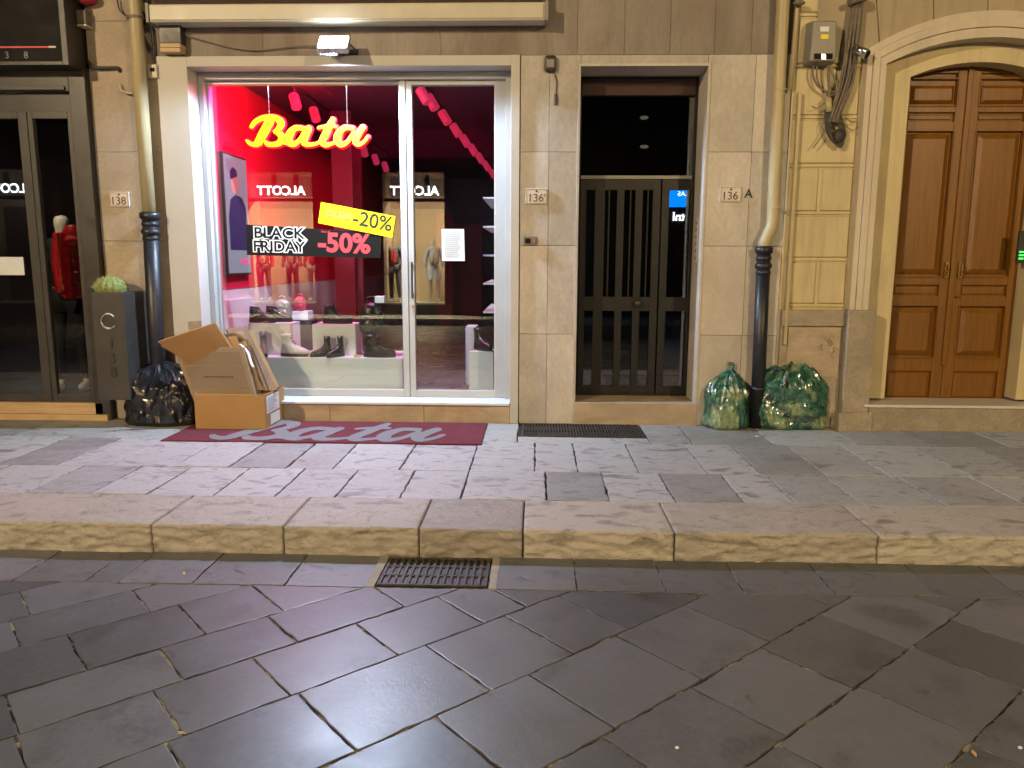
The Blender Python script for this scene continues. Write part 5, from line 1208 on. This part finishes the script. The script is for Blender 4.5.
# portrait screen on the side wall
xt = RX0+.055; Yt0, Yt1 = 7.30, 7.90; zt0, zt1 = PZ(231, 275.5, 7.33), PZ(225, 151, 7.33)
t = thing('portrait_screen', 'tall lit advertising screen with a person in navy, on the left side wall', 'screen', (xt, (Yt0+Yt1)/2, zt0))
B(RX0+.005, xt, Yt0, Yt1, zt0, zt1).build('casing', 'dark_plastic', t, bevel=.006)
B(xt, xt+.004, Yt0+.02, Yt1-.02, zt0+.02, zt1-.02).build('display', 'screen_white', t)
def flat(pts, mat, nm, e=.001):
    n = len(pts); mb = MB(); v = [(xt+.0045, Yt0+.02+(Yt1-Yt0-.04)*u, zt0+.02+(zt1-zt0-.04)*w_) for u, w_ in pts]; v2 = [(p[0]+e, p[1], p[2]) for p in v]
    mb.add(v+v2, [tuple(range(n)), tuple(range(2*n-1, n-1, -1))]+[(i, (i+1) % n, n+(i+1) % n, n+i) for i in range(n)]); mb.build(nm, mat, t)
flat([(.10, .20), (.95, .20), (.97, .40), (.88, .58), (.72, .66), (.45, .68), (.20, .63), (.10, .48)], 'screen_navy', 'pictured_clothes')
flat([(.30, .69), (.55, .69), (.58, .76), (.55, .84), (.40, .87), (.28, .82), (.27, .75)], 'screen_skin', 'pictured_face', .0012); flat([(.24, .80), (.56, .84), (.52, .89), (.36, .91), (.24, .87)], 'screen_navy', 'pictured_hair', .0016)
flat([(.55, .085), (.9, .085), (.9, .12), (.55, .12)], 'screen_pink', 'pictured_mark')
# white cabinet under the screen
B_ = B(RX0+.002, RX0+.05, YG+.08, YG+.9, zF+.34, PZ(230, 300, 7.3)); tag(B_.build('side_cabinet', 'laminate_white', loc=(RX0, YG+.4, zF), bevel=.003), 'low white side board under the portrait screen', 'cabinet')
# display platform
pl0, pl1 = RX0+.06, PX(403, 370, YG+.1); pz_ = PZ(320, 357.5, YG+.09); ypl = YG+.075
t = tag(B(pl0, pl1, ypl, ypl+.62, zF, pz_).build('display_platform', 'laminate_white', loc=((pl0+pl1)/2, ypl, zF), bevel=.004), 'long low white display platform behind the window', 'platform')
cg = 'white display cubes'
def cube(px0, px1, py1, Y, d_, label, zb=pz_+.001):
    x0, x1 = PX(px0, 340, Y), PX(px1, 340, Y); z1 = PZ((px0+px1)/2, py1, Y)
    return tag(B(x0, x1, Y, Y+d_, zb, z1).build('display_cube', 'laminate_white', loc=((x0+x1)/2, Y, zb), bevel=.003), label, 'display cube', cg), z1
Yc1 = 7.32
_, zc1 = cube(249, 291, 323.5, Yc1, .3, 'white cube on the left of the platform under the flat shoes'); _, zc2_ = cube(312.5, 355.5, 324.5, Yc1, .3, 'white cube in the middle of the platform under the black sneaker')
zfl = zF
cube(469, 493.5, 351.5, 7.32, .3, 'white cube on the floor behind the shop door glass', zF+.001); cube(465.5, 476, 327, 7.75, .3, 'pink lit taller cube behind the one at the shop door', zF+.001)
tag(B(PX(400, 383, 7.2)-.1, RX1-.02, YG+.09, YG+.45, zF, zF+.012).build('entrance_mat', 'mat_grey', loc=(-.6, 7.3, zF)), 'dark entrance mat just inside the shop door', 'mat')
# shelves on the right wall
for py, l in ((197, 'topmost'), (226, 'second from the top'), (254.5, 'middle'), (283, 'fourth from the top'), (311.5, 'lowest')):
    z = PZ(488, py, 7.5); tag(B(PX(483, py, 7.5), RX1-.001, 7.5, 8.9, z-.016, z).build('wall_shelf', 'laminate_white', loc=(RX1, 8, z)), 'white shelf on the right shop wall, %s' % l, 'shelf', 'shelves on the right shop wall')
    if py > 200:
        pass
# track lights
def track(name, label, x, y0, n, step):
    t = thing('track_light_rail', label, 'rail', (x, y0, zCe), 'light rails on the shop ceiling'); B(x-.012, x+.012, y0-.2, y0+n*step, zCe-.03, zCe-.001).build('rail', 'shop_dark', t)
    return t
sp = thing('ceiling_spotlight', 'red lit cylinder spotlight, nearest the window on the left rail', 'spotlight', (-2.46, 8.05, zCe-.03), 'cylinder spotlights under the shop ceiling')
c = Vector((-2.46, 8.05, zCe-.03)); MB().tube([c+Vector((0, 0, 0)), c+Vector((0, 0, -.07))], .012).build('arm', 'shop_dark', sp)
MB().tube([c+Vector((-.02, .03, -.06)), c+Vector((.03, -.04, -.19))], .05, n=18).build('can', 'track_glow', sp, smooth=False, bevel=.004)
track('r', 'thin dark light rail on the left half of the shop ceiling', -2.46, 7.9, 9, 1.0); track('r', 'thin dark light rail on the right half of the shop ceiling, above the door', -1.12, 7.7, 10, .9)
ordn = ['second', 'third', 'fourth', 'fifth', 'sixth', 'seventh', 'eighth', 'ninth']
for k in range(6):
    c2 = copy_tree(sp); c2.location = (-2.46-.03*k, 8.75+.95*k, zCe-.03); c2['label'] = 'red lit cylinder spotlight, %s from the window on the left rail' % ordn[k]
for k in range(9):
    c2 = copy_tree(sp); c2.location = (-1.12+.035*k, 7.78+[0, .32, 1.15, 2.0, 2.85, 3.7, 4.6, 5.6, 6.8][k], zCe-.03); c2.rotation_euler = (0, 0, radians(35)); c2['label'] = 'red lit cylinder spotlight on the right rail above the door, %s' % (['first'] + ordn)[k]
# shoes
def boot(name, label, x, y, z, rot, s=1.0, shaft=.16, up='leather_black', sole='rubber_black', heel=0.0, laces=None, wide=1.0, group='shoes on show in the window', slim=1.0):
    R_ = Matrix.Translation((x, y, z)) @ Matrix.Rotation(radians(rot), 4, 'Z') @ Matrix.Scale(s, 4); t = thing(name, label, 'shoe', (x, y, z), group)
    so_h = .028; n = 20
    def ring(cx, cz, rx, ry, tilt=0): return [R_ @ Vector((cx+rx*cos(2*pi*k/n), ry*sin(2*pi*k/n), cz+tilt*cos(2*pi*k/n))) for k in range(n)]
    mb = MB(); hh = so_h+heel*.0
    mb.loft([ring(.03, hh, .145, .045*wide), ring(.03, hh+.02, .148, .047*wide), ring(.022, hh+.045, .135, .043*wide, -.004), ring(-.005, hh+.075, .10, .040*wide, -.012), ring(-.04, hh+.105, .066, .037*wide, -.012), ring(-.052, hh+.14, .052*slim, .036*slim, -.006), ring(-.055, hh+.14+shaft*.5, .052*slim, .040*slim, 0), ring(-.055, hh+.14+shaft, .056*slim, .043*slim, .004), ring(-.055, hh+.135+shaft, .046*slim, .035*slim, .004), ring(-.055, hh+.11+shaft, .044*slim, .034*slim, 0)])
    mb.build('upper', up, t, smooth=True)
    mb = MB(); mb.loft([ring(.03, .001, .147, .047*wide), ring(.03, so_h-.001, .152, .050*wide)]); 
    mb.build('sole', sole, t)
    if laces:
        mb = MB()
        for k in range(7):
            q_ = k/6; p = Vector((.055-.065*q_, 0, hh+.062+.085*q_)) if q_ < .7 else Vector((.004-.01*(q_-.7), 0, hh+.13+.14*(q_-.7)))
            mb.tube([R_ @ (p+Vector((0, -.024, 0))), R_ @ (p+Vector((.006, 0, .006))), R_ @ (p+Vector((0, .024, 0)))], .0035*s, n=5)
        mb.build('laces', laces, t)
    return t
def onp(px, Y): return PX(px, 350, Y)
z1_ = pz_+.002
boot('lace_up_boot', 'cream lace up ankle boot with black sole on the platform', onp(292, 7.22), 7.22, z1_, -8, .98, .05, 'leather_white', laces='rubber_black')
boot('ankle_boot', 'left one of the pair of slim black ankle boots', onp(323, 7.21), 7.22, z1_, 215, .72, .10, slim=.8); boot('ankle_boot', 'right one of the pair of slim black ankle boots', onp(337, 7.21), 7.22, z1_, 235, .72, .10, slim=.8)
boot('chunky_boot', 'black chunky boot with white shaft at the right end of the platform', onp(376, 7.21), 7.22, z1_, -4, 1.05, .03, 'leather_black', wide=1.2); boot('grey_boot', 'grey tall boot at the left end of the platform', onp(263, 7.20), 7.22, z1_, -70, .8, .12, 'leather_grey')
boot('black_high_sneaker', 'black high top sneaker on the middle cube', onp(335, 7.42), 7.44, zc2_+.002, -4, 1.0, .0, laces='rubber_black', wide=1.1); boot('flat_shoe', 'first dark flat shoe on the left cube', onp(262, 7.42), 7.40, zc1+.002, 0, .9, -.06); boot('flat_shoe', 'second dark flat shoe on the left cube, behind the first', onp(277, 7.5), 7.52, zc1+.002, 3, .9, -.06)
boot('black_high_sneaker', 'black high sneaker on the white cube behind the shop door', onp(481, 7.42), 7.44, PZ(481, 351, 7.32)+.002, -50, .95, .05)
# backpack bags
def bag(name, label, x, y, z, w_, h, d_, mat, seed, top='silver'):
    t = thing(name, label, 'bag', (x, y, z), 'bags on show in the window'); mb = MB(); n = 28; rings = []
    for i in range(18):
        q_ = i/17; r = (1-abs(2*q_-1)**3.5)**.5 if 0 < q_ < 1 else .25; r = max(r, .3)
        r *= 1-.18*q_
        rings.append([Vector((x+w_/2*r*cos(a)*(1+.05*noise.noise(Vector((cos(a)*3+seed, sin(a)*3, q_*5)))), y+d_/2*r*sin(a), z+h*q_)) for a in np.linspace(0, 2*pi, n, endpoint=False)])
    mb.loft(rings).build('body', mat, t, smooth=True)
    MB().ball((x, y-d_*.42, z+h*.32), w_*.33, d_*.16, h*.24).build('pocket', mat, t, smooth=True)
    MB().tube(bezpath([(x-w_*.16, y, z+h*.95), (x-w_*.12, y, z+h*1.12), (x+w_*.12, y, z+h*1.12), (x+w_*.16, y, z+h*.95)]), .008, n=8).build('handle', mat, t, smooth=True)
    MB().box(x-w_*.25, x+w_*.25, y-d_*.52, y-d_*.49, z+h*.60, z+h*.62).build('zip', top, t); return t
bag('backpack', 'silver grey small backpack standing behind the flat shoes', onp(283, 7.55), 7.60, zc1+.01, .19, .21, .12, 'silver_fabric', 1)
bag('backpack', 'black shiny backpack hanging over the chunky boot', onp(372, 7.40), 7.42, z1_+.17, .27, .34, .16, 'leather_black', 2); tag(B(PX(375.5, 300, 7.42), PX(385, 300, 7.42), 7.38, 7.46, PZ(380, 303, 7.42), PZ(380, 296, 7.42)).build('display_block', 'laminate_white', loc=(onp(380, 7.4), 7.42, PZ(380, 303, 7.42)), bevel=.004), 'small white block on top of the black backpack stand', 'block')
tag(MB().box(onp(371, 7.46)-.01, onp(371, 7.46)+.01, 7.46, 7.48, z1_, PZ(380, 303, 7.42)).build('display_stand', 'silver', loc=(onp(371, 7.46), 7.47, z1_)), 'thin upright stand carrying the black backpack', 'stand')
bag('backpack', 'small dark pink backpack on a white box between the cubes', onp(300.5, 7.75), 7.8, PZ(300, 311, 7.8), .14, .15, .1, 'pink_fabric', 3)
tag(B(PX(293, 315, 7.75), PX(309, 315, 7.75), 7.72, 7.9, PZ(300, 320, 7.75), PZ(300, 311, 7.75)).build('shoe_box', 'laminate_white', loc=(onp(300, 7.8), 7.8, PZ(300, 320, 7.75)), bevel=.003), 'white box under the pink backpack', 'box')
x_ = onp(301, 7.8); tag(B(x_-.14, x_+.14, 7.71, 7.95, zF, PZ(300, 320.5, 7.75)).build('plinth', 'shop_dark', loc=(x_, 7.8, zF)), 'dark plinth in the gap between the white cubes', 'plinth')
tg = 'price tags on the platform'
for px, l in ((252, 'left of the cream boot'), (311, 'between cream boot and black ankle boots'), (357, 'left of the chunky boot')):
    x = onp(px, 7.17); tag(MB().hexa([(x-.03, 7.165, z1_), (x+.03, 7.165, z1_), (x+.03, 7.17, z1_), (x-.03, 7.17, z1_), (x-.03, 7.18, z1_+.025), (x+.03, 7.18, z1_+.025), (x+.03, 7.185, z1_+.025), (x-.03, 7.185, z1_+.025)]).build('price_tag', 'yellow_cloth', loc=(x, 7.17, z1_)), 'small yellowish price tag %s' % l, 'price tag', tg)
# ------------------------------------------------------------------ mannequins
def skin(name, mat, verts, edges, radii, parent, sub=1):
    me = bpy.data.meshes.new(name); me.from_pydata(verts, edges, []); o = bpy.data.objects.new(name, me); col.objects.link(o); me.materials.append(M[mat])
    md = o.modifiers.new('skin', 'SKIN'); me.attributes.get('skin_vertex') 
    if not me.skin_vertices: 
        bm = bmesh.new(); bm.from_mesh(me); bm.verts.layers.skin.verify(); bm.to_mesh(me); bm.free()
    for v, r in zip(me.skin_vertices[0].data, radii): v.radius = (r, r) if not isinstance(r, tuple) else r; v.use_root = False
    me.skin_vertices[0].data[0].use_root = True; md.use_smooth_shade = True
    s = o.modifiers.new('sub', 'SUBSURF'); s.levels = s.render_levels = sub
    if parent is not None: o.parent = parent; ORG[o] = ORG[parent]
    return o
def mannequin(label, loc, rot, top, trousers, skinm='mannequin_white', inner=None, group='mannequins', skirt=False, head=True, arm=0.0):
    t = thing('mannequin', label, 'mannequin', loc, group); t.rotation_euler = (0, 0, rot)
    V = [(0, 0, .95), (0, 0, 1.12), (0, 0, 1.34), (0, .0, 1.47), (0, -.01, 1.53), (0, -.02, 1.63), (0, -.01, 1.73), (.09, 0, .92), (.10, 0, .50), (.10, .03, .10), (.10, -.06, .03), (-.09, 0, .92), (-.12, -.03, .50), (-.13, 0, .10), (-.13, -.10, .03), (.17, 0, 1.42), (.23, .03, 1.16), (.24, -.06-arm*.1, .93+arm*.2), (.24, -.10-arm*.1, .84+arm*.2), (-.17, 0, 1.42), (-.22, .03, 1.16), (-.24, -.04, .93), (-.24, -.07, .84)]
    E = [(0, 1), (1, 2), (2, 3), (3, 4), (4, 5), (5, 6), (0, 7), (7, 8), (8, 9), (9, 10), (0, 11), (11, 12), (12, 13), (13, 14), (3, 15), (15, 16), (16, 17), (17, 18), (3, 19), (19, 20), (20, 21), (21, 22)]
    Rr = [.12, .10, .125, .06, .045, .085, .07, .08, .055, .035, .03, .08, .055, .035, .03, .05, .038, .026, .028, .05, .038, .026, .028]
    skin('body', skinm, V, E, Rr, t)
    ti = [0, 1, 2, 3, 15, 16, 17, 19, 20, 21]; mp_ = {i: k for k, i in enumerate(ti)}; skin('jacket', top, [V[i] for i in ti], [(mp_[a], mp_[b]) for a, b in E if a in mp_ and b in mp_], [.155, .14, .165, .07, .075, .062, .05, .075, .062, .05], t)
    if inner: MB().ball((0, -.10, 1.22), .075, .085, .22, n=14).build('shirt', inner, None); o = bpy.data.objects[-1] if False else [x for x in bpy.data.objects if x.name.startswith('shirt') and x.parent is None][0]; o.parent = t
    if trousers:
        ti = [0, 7, 8, 9, 11, 12, 13]; mp_ = {i: k for k, i in enumerate(ti)}; skin('trousers', trousers, [V[i] for i in ti], [(mp_[a], mp_[b]) for a, b in E if a in mp_ and b in mp_], [.135, .10, .072, .058, .10, .072, .058], t)
    if skirt: o = MB().loft([[Vector((r*cos(a), r*.8*sin(a), z)) for a in np.linspace(0, 2*pi, 20, endpoint=False)] for z, r in ((.98, .15), (.8, .19), (.62, .21))]).build('skirt', skirt, None); o.parent = t
    for q_ in ((.10, -.03), (-.13, -.06)):
        o = MB().ball((q_[0], q_[1]-.02, .045), .048, .12, .045, n=12).build('shoe', 'leather_white', None); o.parent = t
    return t
YM = YO-.72; zM = zw0+.045
def mxp(px): return PX(px, 240, 2*YG-YM)
gm = 'mannequins in the lit windows opposite'
mannequin('mannequin in red jacket and grey trousers mirrored at the left of the window', (mxp(263), YM, zM), pi, 'red_cloth', 'dark_denim', inner='white_cloth', group=gm)
mannequin('mannequin in black jacket and dark red trousers mirrored beside the red jacket one', (mxp(291), YM, zM), pi, 'black_cloth', 'black_cloth', inner='white_cloth', group=gm)
mannequin('mannequin in red top half hidden at the right end of its mirrored window', (mxp(312.5), YM, zM), pi, 'red_cloth', 'leather_grey', group=gm)
mannequin('mannequin in dark jacket and jeans mirrored just left of the shop door', (mxp(394), YM, zM), pi, 'black_cloth', 'dark_denim', inner='red_cloth', group=gm)
mannequin('mannequin in pale blue outfit mirrored in the shop door glass', (mxp(434), YM, zM), pi, 'blue_cloth', None, inner='white_cloth', skirt='blue_cloth', group=gm)
gs = 'figures in the dark store on the left'
mannequin('mannequin in black with white trim behind the left store door', (lx(12), 7.5, zLb-.02), .2, 'black_cloth', 'black_cloth', inner='white_cloth', group=gs)
mannequin('mannequin in yellow scarf deeper in the left store', (lx(47)-.3, 9.6, zLb-.02), -.3, 'black_cloth', 'dark_denim', inner='yellow_cloth', group=gs)
# notice on left door, red puffer jacket, low counter
Yn = YL+.022; c0 = P(-2, 275, Yn); c1 = P(23, 257, Yn); tag(B(c0[0], c1[0], Yn, Yn+.003, c0[1], c1[1]).build('door_note', 'paper', loc=(c0[0], Yn, c0[1])), 'white sheet taped on the left store door', 'notice')
jc = pt(76.5, 260, 7.15); t = thing('puffer_jacket', 'glossy red puffer jacket hanging behind the left store door glass', 'jacket', (jc[0], 7.15, jc[2]-.4))
rings = []; 
for i in range(44):
    q_ = i/43; z = jc[2]-.36+.68*q_; wv = 1+.13*abs(sin(q_*pi*7)); r = .125*wv*(1 if q_ < .8 else max(.25, 1-(q_-.8)*3.6)); rings.append([Vector((jc[0]-.02+(-.03*sin(q_*3))+r*cos(a)*(1+.06*noise.noise(Vector((cos(a)*3, sin(a)*3, q_*9)))), 7.15+r*.6*sin(a), z)) for a in np.linspace(0, 2*pi, 30, endpoint=False)])
MB().loft(rings).build('body', 'red_puffer', t, smooth=True)
rings = [[Vector((jc[0]-.12-.02*sin(q_*4)+.05*(1+.15*abs(sin(q_*pi*7)))*cos(a), 7.09+.05*sin(a), jc[2]-.30+.55*q_)) for a in np.linspace(0, 2*pi, 16, endpoint=False)] for q_ in np.linspace(0, 1, 40)]; MB().loft(rings).build('sleeve', 'red_puffer', t, smooth=True)
tag(B(lx(20), lx(84), 8.6, 9.0, zLb-.02, PZ(60, 330, 8.6)).build('counter', 'shop_dark', loc=(lx(60), 8.8, zLb)), 'low dark counter inside the left store', 'counter')
# street lamp heads over the road
for (lx_, ly_, lz_), l in ((LAMP_A, 'street lamp on the opposite facade, left'), (LAMP_B, 'street lamp on the opposite facade, right')):
    t = thing('street_lamp', l, 'street lamp', (lx_, YO, lz_), 'street lamps on the opposite facade'); MB().tube(bezpath([(lx_, YO, lz_+.3), (lx_, YO+.5, lz_+.45), (lx_, ly_, lz_+.1)]), .025).build('arm', 'black_iron', t, smooth=True)
    MB().loft([[Vector((lx_+r*cos(a), ly_+r*sin(a), z)) for a in np.linspace(0, 2*pi, 20, endpoint=False)] for z, r in ((lz_+.12, .05), (lz_+.08, .14), (lz_, .2))]).build('hood', 'black_iron', t, smooth=True)
    MB().tube([(lx_, ly_, lz_-.005), (lx_, ly_, lz_+.003)], .16, n=20).build('lens', 'street_lamp_face', t)
for pz, l in ((118, 'upper'), (147, 'lower')):
    Yv = 2*YD-YO; x, z = PX(644, pz, Yv), PZ(644, pz, Yv); t = thing('opposite_wall_lamp', 'small %s lamp on the facade opposite, mirrored as a dot in the transom window' % l, 'lamp', (x, YO, z), 'small lamps mirrored in the transom')
    B(x-.08, x+.08, YO+.001, YO+.05, z-.03, z+.03).build('base', 'silver', t); MB().ball((x, YO+.10, z), .11, .05, .045).build('bulb', 'dim_lamp', t, smooth=True)
